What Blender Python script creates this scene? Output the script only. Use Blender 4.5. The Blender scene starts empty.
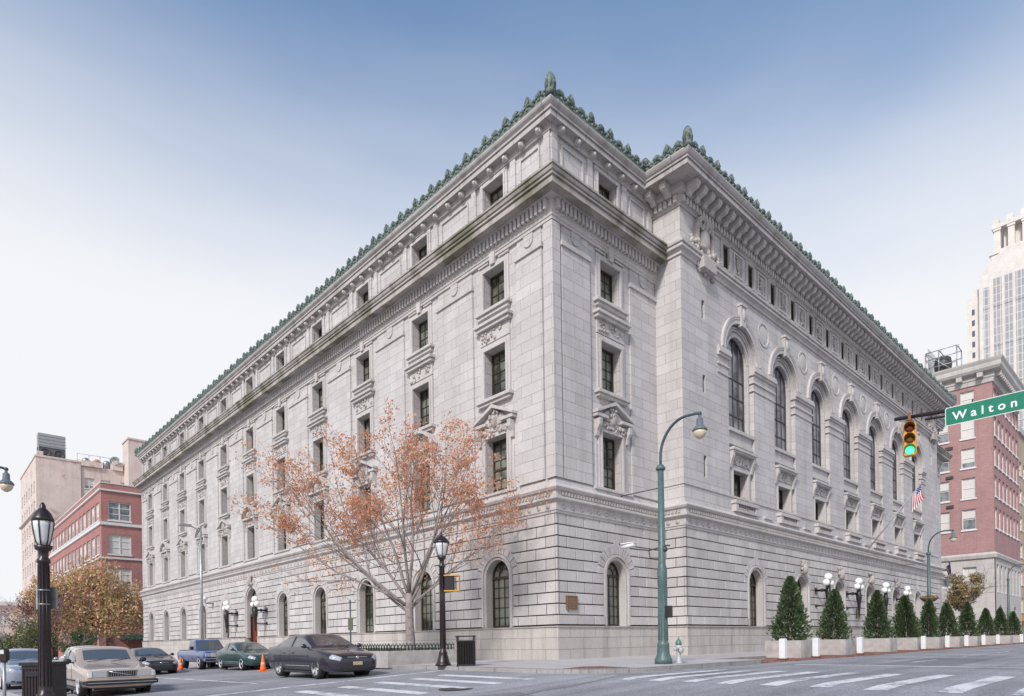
import bpy, bmesh, math, random
from mathutils import Vector, Matrix, noise
R = math.radians
random.seed(7)
scn = bpy.context.scene
col = scn.collection
# ------------------------------------------------------------------ camera
CAMP = Vector((-19.904, -18.347, 0.8))
A0 = R(43.2)
fwd = Vector((math.sin(A0), math.cos(A0), 0)); rgt = Vector((math.cos(A0), -math.sin(A0), 0)); up = Vector((0, 0, 1))
ROLL = .0150
rr = rgt*math.cos(ROLL) - up*math.sin(ROLL); uu = rgt*math.sin(ROLL) + up*math.cos(ROLL)
cd = bpy.data.cameras.new('camera'); cam = bpy.data.objects.new('camera', cd); col.objects.link(cam)
m = Matrix((rr, uu, -fwd)).transposed().to_4x4(); m.translation = CAMP; cam.matrix_world = m
cd.sensor_width = 36; cd.lens = 36*637/1024; cd.shift_y = (641.2-348)/1024; cd.clip_end = 3000; cd.clip_start = .1
scn.camera = cam
# ------------------------------------------------------------------ world, sun, exposure
SUN_EL, SUN_AZ = R(38), R(248)      # azimuth clockwise from +Y : light comes from -X, slightly -Y
w = bpy.data.worlds.new('World'); scn.world = w; w.use_nodes = True
nt = w.node_tree; N = nt.nodes; L = nt.links; N.clear()
out = N.new('ShaderNodeOutputWorld'); bg = N.new('ShaderNodeBackground'); sky = N.new('ShaderNodeTexSky')
sky.sky_type = 'NISHITA'; sky.sun_disc = False; sky.sun_elevation = SUN_EL; sky.sun_rotation = SUN_AZ
sky.air_density = 1.6; sky.dust_density = .4; sky.ozone_density = 3
tc = N.new('ShaderNodeTexCoord'); sp = N.new('ShaderNodeSeparateXYZ'); L.new(tc.outputs['Generated'], sp.inputs[0])
rmp = N.new('ShaderNodeValToRGB'); rmp.color_ramp.interpolation = 'EASE'
els = rmp.color_ramp.elements; els[0].position = .34; els[0].color = (.98,)*3+(1,); els[1].position = .70; els[1].color = (.0,)*3+(1,)
# thin high cloud veil: thicker towards the horizon and towards -X
mx = N.new('ShaderNodeMath'); mx.operation = 'MULTIPLY_ADD'; mx.inputs[1].default_value = .02; L.new(sp.outputs['X'], mx.inputs[0]); L.new(sp.outputs['Z'], mx.inputs[2])
my = N.new('ShaderNodeMath'); my.operation = 'MULTIPLY_ADD'; my.inputs[1].default_value = -.03; L.new(sp.outputs['Y'], my.inputs[0]); L.new(mx.outputs[0], my.inputs[2])
nz = N.new('ShaderNodeTexNoise'); nz.inputs['Scale'].default_value = 2.2; nz.inputs['Detail'].default_value = 4; nz.inputs['Roughness'].default_value = .45
mp = N.new('ShaderNodeMapping'); mp.inputs['Scale'].default_value = (1, 1.4, 4.5); L.new(tc.outputs['Generated'], mp.inputs[0]); L.new(mp.outputs[0], nz.inputs[0])
mn = N.new('ShaderNodeMath'); mn.operation = 'MULTIPLY_ADD'; mn.inputs[1].default_value = -.09; L.new(nz.outputs[0], mn.inputs[0]); L.new(my.outputs[0], mn.inputs[2])
L.new(mn.outputs[0], rmp.inputs[0])
mix = N.new('ShaderNodeMixRGB'); mix.inputs[2].default_value = (7.1, 7.15, 7.35, 1)
tint = N.new('ShaderNodeMixRGB'); tint.blend_type = 'MULTIPLY'; tint.inputs[0].default_value = 1; tint.inputs[2].default_value = (1.0, 1.14, 1.27, 1); L.new(sky.outputs[0], tint.inputs[1])
L.new(rmp.outputs[0], mix.inputs[0]); L.new(tint.outputs[0], mix.inputs[1]); L.new(mix.outputs[0], bg.inputs[0])
bg.inputs[1].default_value = .10; L.new(bg.outputs[0], out.inputs[0])
sd = bpy.data.lights.new('sun', 'SUN'); so = bpy.data.objects.new('sun', sd); col.objects.link(so)
sd.energy = 2.7; sd.angle = R(9); sd.color = (1, .95, .9)
sdir = Vector((math.sin(SUN_AZ)*math.cos(SUN_EL), math.cos(SUN_AZ)*math.cos(SUN_EL), math.sin(SUN_EL)))
so.rotation_euler = sdir.to_track_quat('Z', 'Y').to_euler()
scn.view_settings.view_transform = 'Standard'; scn.view_settings.look = 'None'; scn.view_settings.gamma = 1
scn.view_settings.exposure = .38
scn.cycles.max_bounces = 6; scn.cycles.use_denoising = True

# ------------------------------------------------------------------ ground shape
def hs(x, y): return -.015*min(max(y, 0), 90)                    # pavement level
def g(x, y): return -.13+.045*max(min(x+6.6, 0), -14)+hs(x, y)  # road level

# ------------------------------------------------------------------ materials
MATS = {}
def newmat(name):
    mt = bpy.data.materials.new(name); mt.use_nodes = True; return mt, mt.node_tree.nodes, mt.node_tree.links, mt.node_tree.nodes['Principled BSDF']
def plain(name, c, rough=.6, metal=0, spec=.5, noise_amt=.12, nscale=6, bump=0, coat=0, emit=None, es=1, alpha=None):
    if name in MATS: return MATS[name]
    mt, N, L, b = newmat(name)
    b.inputs['Roughness'].default_value = rough; b.inputs['Metallic'].default_value = metal; b.inputs['Specular IOR Level'].default_value = spec
    b.inputs['Coat Weight'].default_value = coat
    if noise_amt:
        tc = N.new('ShaderNodeTexCoord'); n = N.new('ShaderNodeTexNoise'); n.inputs['Scale'].default_value = nscale; n.inputs['Detail'].default_value = 5
        L.new(tc.outputs['Object'], n.inputs[0])
        r = N.new('ShaderNodeMixRGB'); r.inputs[1].default_value = tuple(v*(1-noise_amt) for v in c)+(1,); r.inputs[2].default_value = tuple(min(1, v*(1+noise_amt)) for v in c)+(1,)
        cr = N.new('ShaderNodeValToRGB'); cr.color_ramp.elements[0].position = .3; cr.color_ramp.elements[1].position = .7
        L.new(n.outputs[0], cr.inputs[0]); L.new(cr.outputs[0], r.inputs[0]); L.new(r.outputs[0], b.inputs['Base Color'])
        if bump:
            bp = N.new('ShaderNodeBump'); bp.inputs['Strength'].default_value = bump; bp.inputs['Distance'].default_value = .02
            L.new(n.outputs[0], bp.inputs['Height']); L.new(bp.outputs[0], b.inputs['Normal'])
    else: b.inputs['Base Color'].default_value = tuple(c)+(1,)
    if emit: b.inputs['Emission Color'].default_value = tuple(emit)+(1,); b.inputs['Emission Strength'].default_value = es
    MATS[name] = mt; return mt
def stone(name, c1, c2, bw=1.25, bh=.483, mortar=.010, mc=.55, island=0, moss=0, stain=.25, speck=.10, off=(0, 0), bump=.3):
    """ashlar: faint joints from the metre UVs, mottled granite, rain streaks"""
    mt, N, L, b = newmat(name); b.inputs['Roughness'].default_value = .82; b.inputs['Specular IOR Level'].default_value = .25
    uv = N.new('ShaderNodeTexCoord'); mp = N.new('ShaderNodeMapping'); mp.inputs['Location'].default_value = (off[0], off[1], 0); L.new(uv.outputs['UV'], mp.inputs[0])
    geo = N.new('ShaderNodeNewGeometry')
    cur = None
    if bw:
        br = N.new('ShaderNodeTexBrick'); br.inputs['Scale'].default_value = 1; br.inputs['Brick Width'].default_value = bw; br.inputs['Row Height'].default_value = bh
        br.inputs['Mortar Size'].default_value = mortar; br.inputs['Mortar Smooth'].default_value = .3; br.inputs['Bias'].default_value = 0
        br.inputs['Color1'].default_value = tuple(c1)+(1,); br.inputs['Color2'].default_value = tuple(c2)+(1,); br.inputs['Mortar'].default_value = tuple(v*mc for v in c1)+(1,)
        L.new(mp.outputs[0], br.inputs[0]); cur = br.outputs['Color']
    else:
        mm = N.new('ShaderNodeMixRGB'); mm.inputs[1].default_value = tuple(c1)+(1,); mm.inputs[2].default_value = tuple(c2)+(1,)
        if island: L.new(geo.outputs['Random Per Island'], mm.inputs[0])
        else: mm.inputs[0].default_value = .5
        cur = mm.outputs[0]
    def modulate(cur, tex_scale, detail, lo, hi, p0=.35, p1=.7, stretch=None):
        n = N.new('ShaderNodeTexNoise'); n.inputs['Scale'].default_value = tex_scale; n.inputs['Detail'].default_value = detail; n.inputs['Roughness'].default_value = .65
        if stretch:
            m2 = N.new('ShaderNodeMapping'); m2.inputs['Scale'].default_value = stretch; L.new(geo.outputs['Position'], m2.inputs[0]); L.new(m2.outputs[0], n.inputs[0])
        else: L.new(geo.outputs['Position'], n.inputs[0])
        cr = N.new('ShaderNodeValToRGB'); cr.color_ramp.elements[0].position = p0; cr.color_ramp.elements[0].color = tuple(lo)+(1,); cr.color_ramp.elements[1].position = p1; cr.color_ramp.elements[1].color = tuple(hi)+(1,)
        L.new(n.outputs[0], cr.inputs[0]); mu = N.new('ShaderNodeMixRGB'); mu.blend_type = 'MULTIPLY'; mu.inputs[0].default_value = 1
        L.new(cur, mu.inputs[1]); L.new(cr.outputs[0], mu.inputs[2]); return mu.outputs[0], n
    cur, nf = modulate(cur, 14, 6, (1-speck,)*3, (1+speck*.6,)*3)
    cur, _ = modulate(cur, .35, 4, (.89, .88, .885), (1.05, 1.045, 1.05))
    cur, _ = modulate(cur, 1, 4, (1-stain, 1-stain*1.05, 1-stain*1.15), (1, 1, 1), .28, .5, (1.6, 1.6, .12))
    if moss:
        n = N.new('ShaderNodeTexNoise'); n.inputs['Scale'].default_value = .55; n.inputs['Detail'].default_value = 5; L.new(geo.outputs['Position'], n.inputs[0])
        cr = N.new('ShaderNodeValToRGB'); cr.color_ramp.elements[0].position = .46; cr.color_ramp.elements[0].color = (0, 0, 0, 1); cr.color_ramp.elements[1].position = .62; cr.color_ramp.elements[1].color = (moss,)*3+(1,)
        L.new(n.outputs[0], cr.inputs[0]); mu = N.new('ShaderNodeMixRGB'); mu.inputs[2].default_value = (.13, .125, .075, 1); L.new(cr.outputs[0], mu.inputs[0]); L.new(cur, mu.inputs[1]); cur = mu.outputs[0]
    L.new(cur, b.inputs['Base Color'])
    bp = N.new('ShaderNodeBump'); bp.inputs['Strength'].default_value = bump; bp.inputs['Distance'].default_value = .015; L.new(nf.outputs[0], bp.inputs['Height'])
    if bw:
        bp2 = N.new('ShaderNodeBump'); bp2.inputs['Strength'].default_value = .6; bp2.inputs['Distance'].default_value = .01; bp2.invert = True
        L.new(br.outputs['Fac'], bp2.inputs['Height']); L.new(bp.outputs[0], bp2.inputs['Normal']); L.new(bp2.outputs[0], b.inputs['Normal'])
    else: L.new(bp.outputs[0], b.inputs['Normal'])
    return mt
SC = (.515, .49, .478); SC2 = (.59, .563, .55)
M_ash = stone('ashlar', SC, SC2, mc=.55, stain=.14)
M_rust = stone('rusticated_blocks', (.49, .463, .45), (.60, .574, .56), bw=0, island=1, stain=.16)
M_joint = stone('deep_joint', (.10, .085, .08), (.11, .09, .085), bw=0, stain=.1)
M_plinth = stone('plinth_stone', (.50, .465, .435), (.55, .515, .485), bw=1.7, bh=.5, mortar=.014, stain=.3, off=(.3, .08), mc=.6)
M_trim = stone('trim_stone', (.55, .522, .505), (.56, .532, .515), bw=0, stain=.2, speck=.14)
M_cornice = stone('cornice_stone', (.45, .415, .385), (.45, .415, .385), bw=0, moss=.8, stain=.4)
M_corona = stone('upper_cornice_stone', (.48, .45, .435), (.48, .45, .435), bw=1.9, bh=3, mortar=.02, stain=.3, mc=.6)
M_carve = stone('carved_stone', (.50, .46, .435), (.50, .46, .435), bw=0, stain=.2, speck=.3, bump=1)
def copper():
    mt, N, L, b = newmat('verdigris'); b.inputs['Roughness'].default_value = .8
    geo = N.new('ShaderNodeNewGeometry'); n = N.new('ShaderNodeTexNoise'); n.inputs['Scale'].default_value = 5; n.inputs['Detail'].default_value = 6; n.inputs['Roughness'].default_value = .7
    L.new(geo.outputs['Position'], n.inputs[0]); cr = N.new('ShaderNodeValToRGB'); e = cr.color_ramp.elements
    e[0].position = .36; e[0].color = (.06, .075, .07, 1); e[1].position = .68; e[1].color = (.27, .325, .295, 1); x = e.new(.5); x.color = (.14, .18, .162, 1)
    L.new(n.outputs[0], cr.inputs[0]); L.new(cr.outputs[0], b.inputs['Base Color'])
    bp = N.new('ShaderNodeBump'); bp.inputs['Distance'].default_value = .05; L.new(n.outputs[0], bp.inputs['Height']); L.new(bp.outputs[0], b.inputs['Normal']); return mt
M_cop = copper()
def glassmat(name, c=(.02, .025, .025), blind=(.25, .26, .22), amt=.35, rough=.06, sc=(1.3, 1.3, .9)):
    """window pane: dark room, pale blinds or curtains here and there, glossy"""
    mt, N, L, b = newmat(name); geo = N.new('ShaderNodeNewGeometry'); n = N.new('ShaderNodeTexNoise'); n.inputs['Scale'].default_value = .8; n.inputs['Detail'].default_value = 2
    mp = N.new('ShaderNodeMapping'); mp.inputs['Scale'].default_value = sc; L.new(geo.outputs['Position'], mp.inputs[0]); L.new(mp.outputs[0], n.inputs[0])
    cr = N.new('ShaderNodeValToRGB'); e = cr.color_ramp.elements; e[0].position = .62-amt*.4; e[0].color = tuple(c)+(1,); e[1].position = .72-amt*.3; e[1].color = tuple(blind)+(1,)
    L.new(n.outputs[0], cr.inputs[0]); L.new(cr.outputs[0], b.inputs['Base Color']); b.inputs['Roughness'].default_value = rough; b.inputs['Specular IOR Level'].default_value = .5
    return mt
M_glass = glassmat('old_glass', (.03, .035, .03), (.20, .21, .17), .62)
M_glass2 = glassmat('tall_glass', (.05, .05, .06), (.24, .24, .26), .6)
M_bronze = plain('bronze_frame', (.045, .028, .018), .5, noise_amt=.3)
M_irongrey = plain('iron_grey', (.055, .05, .055), .5)
M_dk = plain('recess_dark', (.02, .018, .018), .8, noise_amt=.1)
M_black = plain('black_paint', (.018, .016, .018), .35, noise_amt=.2, nscale=20)
M_lampblack = plain('lamp_brown_black', (.022, .013, .014), .35, noise_amt=.25, nscale=18)
M_teal = plain('teal_green_paint', (.075, .125, .12), .45, noise_amt=.18, nscale=9)
M_dteal = plain('dark_green_paint', (.05, .085, .09), .45, noise_amt=.2, nscale=9)
M_steel = plain('galvanised_steel', (.35, .36, .37), .4, metal=.6, noise_amt=.2)
M_white = plain('white_paint', (.72, .72, .72), .5, noise_amt=.08, nscale=4)
M_globe = plain('opal_globe', (.86, .85, .82), .25, noise_amt=.04)
M_amber = plain('amber_lens', (.60, .52, .38), .25, noise_amt=.12)
M_lglass = plain('lantern_glass', (.62, .62, .62), .12, noise_amt=.15, nscale=5)
M_rubber = plain('tyre_rubber', (.02, .02, .02), .8, noise_amt=.2)
M_rim = plain('alloy_rim', (.62, .62, .64), .35, metal=.2, noise_amt=.1)
M_chrome = plain('chrome', (.7, .7, .72), .12, metal=1, noise_amt=.05)
M_carglass = plain('car_glass', (.07, .08, .085), .03, spec=.9, noise_amt=0); M_carglass.node_tree.nodes['Principled BSDF'].inputs['IOR'].default_value = 1.9
M_headlamp = plain('headlamp_lens', (.40, .41, .43), .08, spec=.9, noise_amt=.15, nscale=30)
M_tail = plain('tail_lens', (.35, .02, .02), .15, noise_amt=0)
M_orange_lens = plain('indicator_lens', (.7, .22, .04), .15, noise_amt=0)
M_trimblk = plain('black_plastic', (.02, .02, .022), .55, noise_amt=.1)
M_plate = plain('number_plate', (.45, .36, .22), .5, noise_amt=.1)
M_cone = plain('cone_orange', (.85, .16, .03), .5, noise_amt=.08)
M_bark = plain('grey_bark', (.27, .23, .22), .9, noise_amt=.3, nscale=9, bump=.6)
M_brass = plain('brass_plaque', (.19, .105, .06), .4, metal=.4, noise_amt=.3, nscale=30)
M_hyg = plain('hydrant_green', (.07, .19, .15), .4, noise_amt=.12)
M_conc = plain('planter_concrete', (.40, .375, .36), .85, noise_amt=.22, nscale=2.5, bump=.3)
M_yellow = plain('signal_yellow', (.62, .30, .04), .45, noise_amt=.15, nscale=10)
M_soil = plain('soil', (.05, .035, .025), .95, noise_amt=.3)

# ------------------------------------------------------------------ mesh building helper
class MB:
    def __init__(s): s.v = []; s.f = []; s.mi = []; s.m = 0; s.smooth = []; s.sm = False
    def vert(s, p): s.v.append(tuple(p)); return len(s.v)-1
    def face(s, idx): s.f.append(tuple(idx)); s.mi.append(s.m); s.smooth.append(s.sm)
    def poly(s, pts): s.face([s.vert(p) for p in pts])
    def hexa(s, p):   # 8 points: bottom 0-3, top 4-7
        i = [s.vert(q) for q in p]
        for q in ((3, 2, 1, 0), (4, 5, 6, 7), (0, 1, 5, 4), (1, 2, 6, 5), (2, 3, 7, 6), (3, 0, 4, 7)): s.face([i[k] for k in q])
    def box(s, x0, x1, y0, y1, z0, z1): s.hexa([(x0, y0, z0), (x1, y0, z0), (x1, y1, z0), (x0, y1, z0), (x0, y0, z1), (x1, y0, z1), (x1, y1, z1), (x0, y1, z1)])
    def fbox(s, F, u0, u1, z0, z1, d0, d1): s.hexa([F(u0, z0, d0), F(u1, z0, d0), F(u1, z0, d1), F(u0, z0, d1), F(u0, z1, d0), F(u1, z1, d0), F(u1, z1, d1), F(u0, z1, d1)])
    def fprism(s, F, pts, d0, d1):
        a = [s.vert(F(u, z, d0)) for u, z in pts]; b = [s.vert(F(u, z, d1)) for u, z in pts]; n = len(pts)
        s.face(a[::-1]); s.face(b)
        for i in range(n): s.face([a[i], a[(i+1) % n], b[(i+1) % n], b[i]])
    def prismz(s, pts, z0, z1):
        a = [s.vert((x, y, z0(x, y) if callable(z0) else z0)) for x, y in pts]; b = [s.vert((x, y, z1(x, y) if callable(z1) else z1)) for x, y in pts]; n = len(pts)
        s.face(a[::-1]); s.face(b)
        for i in range(n): s.face([a[i], a[(i+1) % n], b[(i+1) % n], b[i]])
    def ring(s, c, ax, r, n, ph=0):
        ax = Vector(ax).normalized(); t = Vector((0, 0, 1)) if abs(ax.z) < .9 else Vector((1, 0, 0)); a = ax.cross(t).normalized(); b = ax.cross(a)
        return [s.vert(Vector(c)+a*(r*math.cos(ph+2*math.pi*k/n))+b*(r*math.sin(ph+2*math.pi*k/n))) for k in range(n)]
    def tube(s, pts, rad, n=8, cap=True):
        pts = [Vector(p) for p in pts]; rs = rad if isinstance(rad, (list, tuple)) else [rad]*len(pts); prev = None; sm = s.sm; s.sm = True
        t0 = None
        for i, p in enumerate(pts):
            d = (pts[min(i+1, len(pts)-1)]-pts[max(i-1, 0)]).normalized()
            if t0 is None:
                t = Vector((0, 0, 1)) if abs(d.z) < .9 else Vector((1, 0, 0)); a = d.cross(t).normalized()
            else: a = (t0-d*t0.dot(d)).normalized()
            t0 = a; b = d.cross(a)
            rg = [s.vert(p+a*(rs[i]*math.cos(2*math.pi*k/n))+b*(rs[i]*math.sin(2*math.pi*k/n))) for k in range(n)]
            if prev:
                for k in range(n): s.face([prev[k], prev[(k+1) % n], rg[(k+1) % n], rg[k]])
            elif cap: s.sm = False; s.face(rg[::-1]); s.sm = True
            prev = rg
        if cap: s.sm = False; s.face(prev)
        s.sm = sm
    def lathe(s, c, prof, n=16, ax=(0, 0, 1), smooth=True, sq=None):
        """prof: list of (r, h) along ax"""
        c = Vector(c); ax = Vector(ax).normalized(); prev = None; sm = s.sm; s.sm = smooth
        for r, h in prof:
            rg = s.ring(c+ax*h, ax, max(r, .0005), n)
            if prev:
                for k in range(n): s.face([prev[k], prev[(k+1) % n], rg[(k+1) % n], rg[k]])
            else: s.sm = False; s.face(rg[::-1]); s.sm = smooth
            prev = rg
        s.sm = False; s.face(prev); s.sm = sm
    def ball(s, c, r, n=12, m=8, sc=(1, 1, 1)):
        sm = s.sm; s.sm = True; c = Vector(c); prev = None
        for j in range(m+1):
            th = math.pi*j/m; z = math.cos(th); q = max(math.sin(th), .001)
            rg = [s.vert((c.x+r*sc[0]*q*math.cos(2*math.pi*k/n), c.y+r*sc[1]*q*math.sin(2*math.pi*k/n), c.z+r*sc[2]*z)) for k in range(n)]
            if prev:
                for k in range(n): s.face([prev[k], rg[k], rg[(k+1) % n], prev[(k+1) % n]])
            prev = rg
        s.sm = sm
    def build(s, name, mats, parent=None, bevel=0, recalc=True, loc=None, uv=True, subsurf=0):
        me = bpy.data.meshes.new(name); me.from_pydata(s.v, [], s.f)
        mats = mats if isinstance(mats, (list, tuple)) else [mats]
        for mt in mats: me.materials.append(mt)
        me.polygons.foreach_set('material_index', s.mi); me.polygons.foreach_set('use_smooth', s.smooth)
        if recalc:
            bm = bmesh.new(); bm.from_mesh(me); bmesh.ops.recalc_face_normals(bm, faces=bm.faces); bm.to_mesh(me); bm.free()
        if uv:
            ul = me.uv_layers.new(name='uv'); co = me.vertices
            for p in me.polygons:
                n = p.normal
                for li in p.loop_indices:
                    q = co[me.loops[li].vertex_index].co
                    if abs(n.z) > .7: ul.data[li].uv = (q.x, q.y)
                    elif abs(n.x) > abs(n.y): ul.data[li].uv = (q.y, q.z)
                    else: ul.data[li].uv = (q.x, q.z)
        o = bpy.data.objects.new(name, me); col.objects.link(o)
        if parent is not None: o.parent = parent
        if loc: o.location = loc
        if bevel:
            b = o.modifiers.new('bevel', 'BEVEL'); b.width = bevel; b.segments = 2; b.limit_method = 'ANGLE'; b.angle_limit = R(40)
        return o
def tag(o, label=None, cat=None, group=None, kind=None):
    if label: o['label'] = label
    if cat: o['category'] = cat
    if group: o['group'] = group
    if kind: o['kind'] = kind
    return o
def thing(name, label, cat, loc=(0, 0, 0), rz=0, group=None):
    o = bpy.data.objects.new(name, None); col.objects.link(o); o.location = loc; o.rotation_euler = (0, 0, rz); o.empty_display_size = .3
    return tag(o, label, cat, group)
def copy_tree(o, parent=None):
    c = o.copy(); col.objects.link(c)
    if parent is not None: c.parent = parent
    for ch in list(o.children):
        copy_tree(ch, c)
    return c
def frame(ox, oy, ux, uy, nx, ny): return lambda u, z, d=0: (ox+ux*u+nx*d, oy+uy*u+ny*d, z)

# ------------------------------------------------------------------ ground, roads, pavements
def asphalt(name, base, blot=.3):
    mt, N, L, b = newmat(name); geo = N.new('ShaderNodeNewGeometry'); b.inputs['Roughness'].default_value = .75
    n1 = N.new('ShaderNodeTexNoise'); n1.inputs['Scale'].default_value = .35; n1.inputs['Detail'].default_value = 5; n2 = N.new('ShaderNodeTexNoise'); n2.inputs['Scale'].default_value = 26; n2.inputs['Detail'].default_value = 3
    n3 = N.new('ShaderNodeTexNoise'); n3.inputs['Scale'].default_value = 1; n3.inputs['Detail'].default_value = 4; mp = N.new('ShaderNodeMapping'); mp.inputs['Scale'].default_value = (.12, 1.6, 1)
    for n in (n1, n2): L.new(geo.outputs['Position'], n.inputs[0])
    L.new(geo.outputs['Position'], mp.inputs[0]); L.new(mp.outputs[0], n3.inputs[0])
    cr = N.new('ShaderNodeValToRGB'); e = cr.color_ramp.elements; e[0].position = .35; e[0].color = tuple(v*(1-blot) for v in base)+(1,); e[1].position = .68; e[1].color = tuple(v*(1+blot) for v in base)+(1,)
    ad = N.new('ShaderNodeMixRGB'); ad.inputs[0].default_value = .45; L.new(n1.outputs[0], ad.inputs[1]); L.new(n3.outputs[0], ad.inputs[2]); L.new(ad.outputs[0], cr.inputs[0])
    c2 = N.new('ShaderNodeValToRGB'); c2.color_ramp.elements[0].position = .3; c2.color_ramp.elements[0].color = (.62, .62, .62, 1); c2.color_ramp.elements[1].position = .7; c2.color_ramp.elements[1].color = (1.36, 1.36, 1.36, 1); L.new(n2.outputs[0], c2.inputs[0])
    mu = N.new('ShaderNodeMixRGB'); mu.blend_type = 'MULTIPLY'; mu.inputs[0].default_value = 1; L.new(cr.outputs[0], mu.inputs[1]); L.new(c2.outputs[0], mu.inputs[2]); L.new(mu.outputs[0], b.inputs['Base Color'])
    bp = N.new('ShaderNodeBump'); bp.inputs['Strength'].default_value = .35; bp.inputs['Distance'].default_value = .01; L.new(n2.outputs[0], bp.inputs['Height']); L.new(bp.outputs[0], b.inputs['Normal']); return mt
M_asph = asphalt('asphalt', (.27, .265, .28), .33)
M_pave = stone('pavement_slabs', (.47, .445, .43), (.51, .485, .47), bw=1.5, bh=1.5, mortar=.014, stain=.12)
M_kerb = stone('granite_kerb', (.34, .325, .315), (.37, .355, .345), bw=1.8, bh=4, mortar=.02, stain=.25)
M_brickpave = stone('brick_paving', (.27, .10, .07), (.40, .24, .19), bw=.45, bh=.22, mortar=.02, stain=.25, speck=.35)
def worn_paint():
    mt, N, L, b = newmat('road_paint'); b.inputs['Roughness'].default_value = .75; geo = N.new('ShaderNodeNewGeometry'); n = N.new('ShaderNodeTexNoise'); n.inputs['Scale'].default_value = 7; n.inputs['Detail'].default_value = 8; n.inputs['Roughness'].default_value = .75
    n2 = N.new('ShaderNodeTexNoise'); n2.inputs['Scale'].default_value = .9; n2.inputs['Detail'].default_value = 3; L.new(geo.outputs['Position'], n.inputs[0]); L.new(geo.outputs['Position'], n2.inputs[0])
    ad = N.new('ShaderNodeMixRGB'); ad.inputs[0].default_value = .4; L.new(n.outputs[0], ad.inputs[1]); L.new(n2.outputs[0], ad.inputs[2]); cr = N.new('ShaderNodeValToRGB'); e = cr.color_ramp.elements
    e[0].position = .42; e[0].color = (.27, .27, .285, 1); e[1].position = .52; e[1].color = (.66, .66, .66, 1); L.new(ad.outputs[0], cr.inputs[0]); L.new(cr.outputs[0], b.inputs['Base Color']); return mt
M_paint = worn_paint()
def ground():
    b = MB(); xs = [-900, -400, -150, -60, -40, -30] + [-20.6, -18, -15, -12, -9, -6.6, -3, 0, 10, 30, 60, 100, 200, 500, 1200]
    ys = [-900, -300, -100, -50, -30, -20, -15, -10, -5, 0, 5, 10, 20, 30, 50, 70, 90, 140, 300, 600, 1500]
    id = [[b.vert((x, y, g(x, y))) for y in ys] for x in xs]
    for i in range(len(xs)-1):
        for j in range(len(ys)-1): b.face([id[i][j], id[i+1][j], id[i+1][j+1], id[i][j+1]])
    tag(b.build('road', M_asph, recalc=False), 'grey worn asphalt road surface of the crossing', 'road', kind='structure')
ground()
def slab(name, pts, top, label, depth=.4, mat=None):
    b = MB(); b.prismz(pts, lambda x, y: top(x, y)-depth, top); return tag(b.build(name, mat or M_pave), label, name.replace('_', ' '), kind='structure')
def arc(cx, cy, r, a0, a1, n=10): return [(cx+r*math.cos(R(a0+(a1-a0)*k/n)), cy+r*math.sin(R(a0+(a1-a0)*k/n))) for k in range(n+1)]
# courthouse block pavement: kerb line with a rounded corner at the crossing
KX, KY, KR = -6.8, -7.8, 2.2
ktop = lambda x, y: hs(x, y)
def pave_tiles():
    b = MB(); n = 24
    cpts = arc(KX+KR, KY+KR, KR-.16, 180, 270, 14)
    b.prismz(cpts+[(2.5, KY+.16), (2.5, 0), (KX+.16, 0)], lambda x, y: -.5, lambda x, y: 0)
    b.prismz([(KX+.16, 0), (2.5, 0), (2.5, 72), (KX+.16, 72)], lambda x, y: -2, hs)
    b.prismz([(2.5, -5.65), (67, -5.65), (67, 0), (2.5, 0)], -.5, 0)
    return tag(b.build('pavement', M_pave), 'pale concrete slab pavement around the courthouse', 'pavement', kind='structure')
pave_tiles()
def kerb():
    b = MB(); out = [(KX, 72), (KX, 30), (KX, 0)]+arc(KX+KR, KY+KR, KR, 180, 270, 14)+[(2.2, KY), (3.4, KY+.35)]
    inn = [(KX+.16, 72), (KX+.16, 30), (KX+.16, 0)]+arc(KX+KR, KY+KR, KR-.16, 180, 270, 14)+[(2.2, KY+.16), (3.4, KY+.5)]
    for i in range(len(out)-1):
        p = [out[i], out[i+1], inn[i+1], inn[i]]
        b.hexa([(x, y, g(x, y)-.3) for x, y in p]+[(x, y, hs(x, y)+.004) for x, y in p])
    b.box(2.5, 67, -5.80, -5.65, -.4, .004)
    tag(b.build('kerb', M_kerb, bevel=.02), 'granite kerb edging the courthouse pavement', 'kerb', kind='structure')
kerb()
b = MB(); b.prismz([(3.2, -7.9), (68, -7.9), (68, -5.80), (2.9, -5.80), (1.9, -7.72)], -.4, -.085)
tag(b.build('brick_strip', M_brickpave), 'red brick paving strip under the planters', 'paving', kind='structure')
b = MB(); rp = arc(KX+KR, KY+KR, KR-.2, 196, 254, 12); rq = arc(KX+KR, KY+KR, KR-1.7, 196, 254, 12)
for i in range(12): b.poly([(*rp[i], .006), (*rp[i+1], .006), (*rq[i+1], .006), (*rq[i], .006)])
tag(b.build('tactile_ramp', M_brickpave), 'worn red paving set in the corner of the pavement', 'paving', kind='structure')
slab('far_pavement', [(-60, 10.-12.5), (-60, 66), (-17.6, 66), (-17.6, -1.5), (-18.3, -4.5), (-21, -6.2), (-60, -6.2)][0:0] or [(-60, -6.2), (-21, -6.2), (-18.6, -4.8), (-17.6, -2), (-17.6, 66), (-60, 66)], lambda x, y: g(-17.6, y)+.13, 'pavement on the left side of the side street', 1.2)
slab('park_pavement', [(-60, 76), (-2, 76), (-2, 130), (-60, 130)], lambda x, y: hs(x, y)-.1, 'pavement beyond the side street crossing', 1.2)
slab('cross_street_pavement', [(73, -6.2), (73, 90), (130, 90), (130, -6.2)], lambda x, y: 0.0, 'pavement around the brick hotel block', .5)
slab('left_block_pavement', [(-2, 83), (60, 83), (60, 145), (-2, 145)], lambda x, y: hs(x, y), 'pavement under the red brick building', 1.2)
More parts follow.
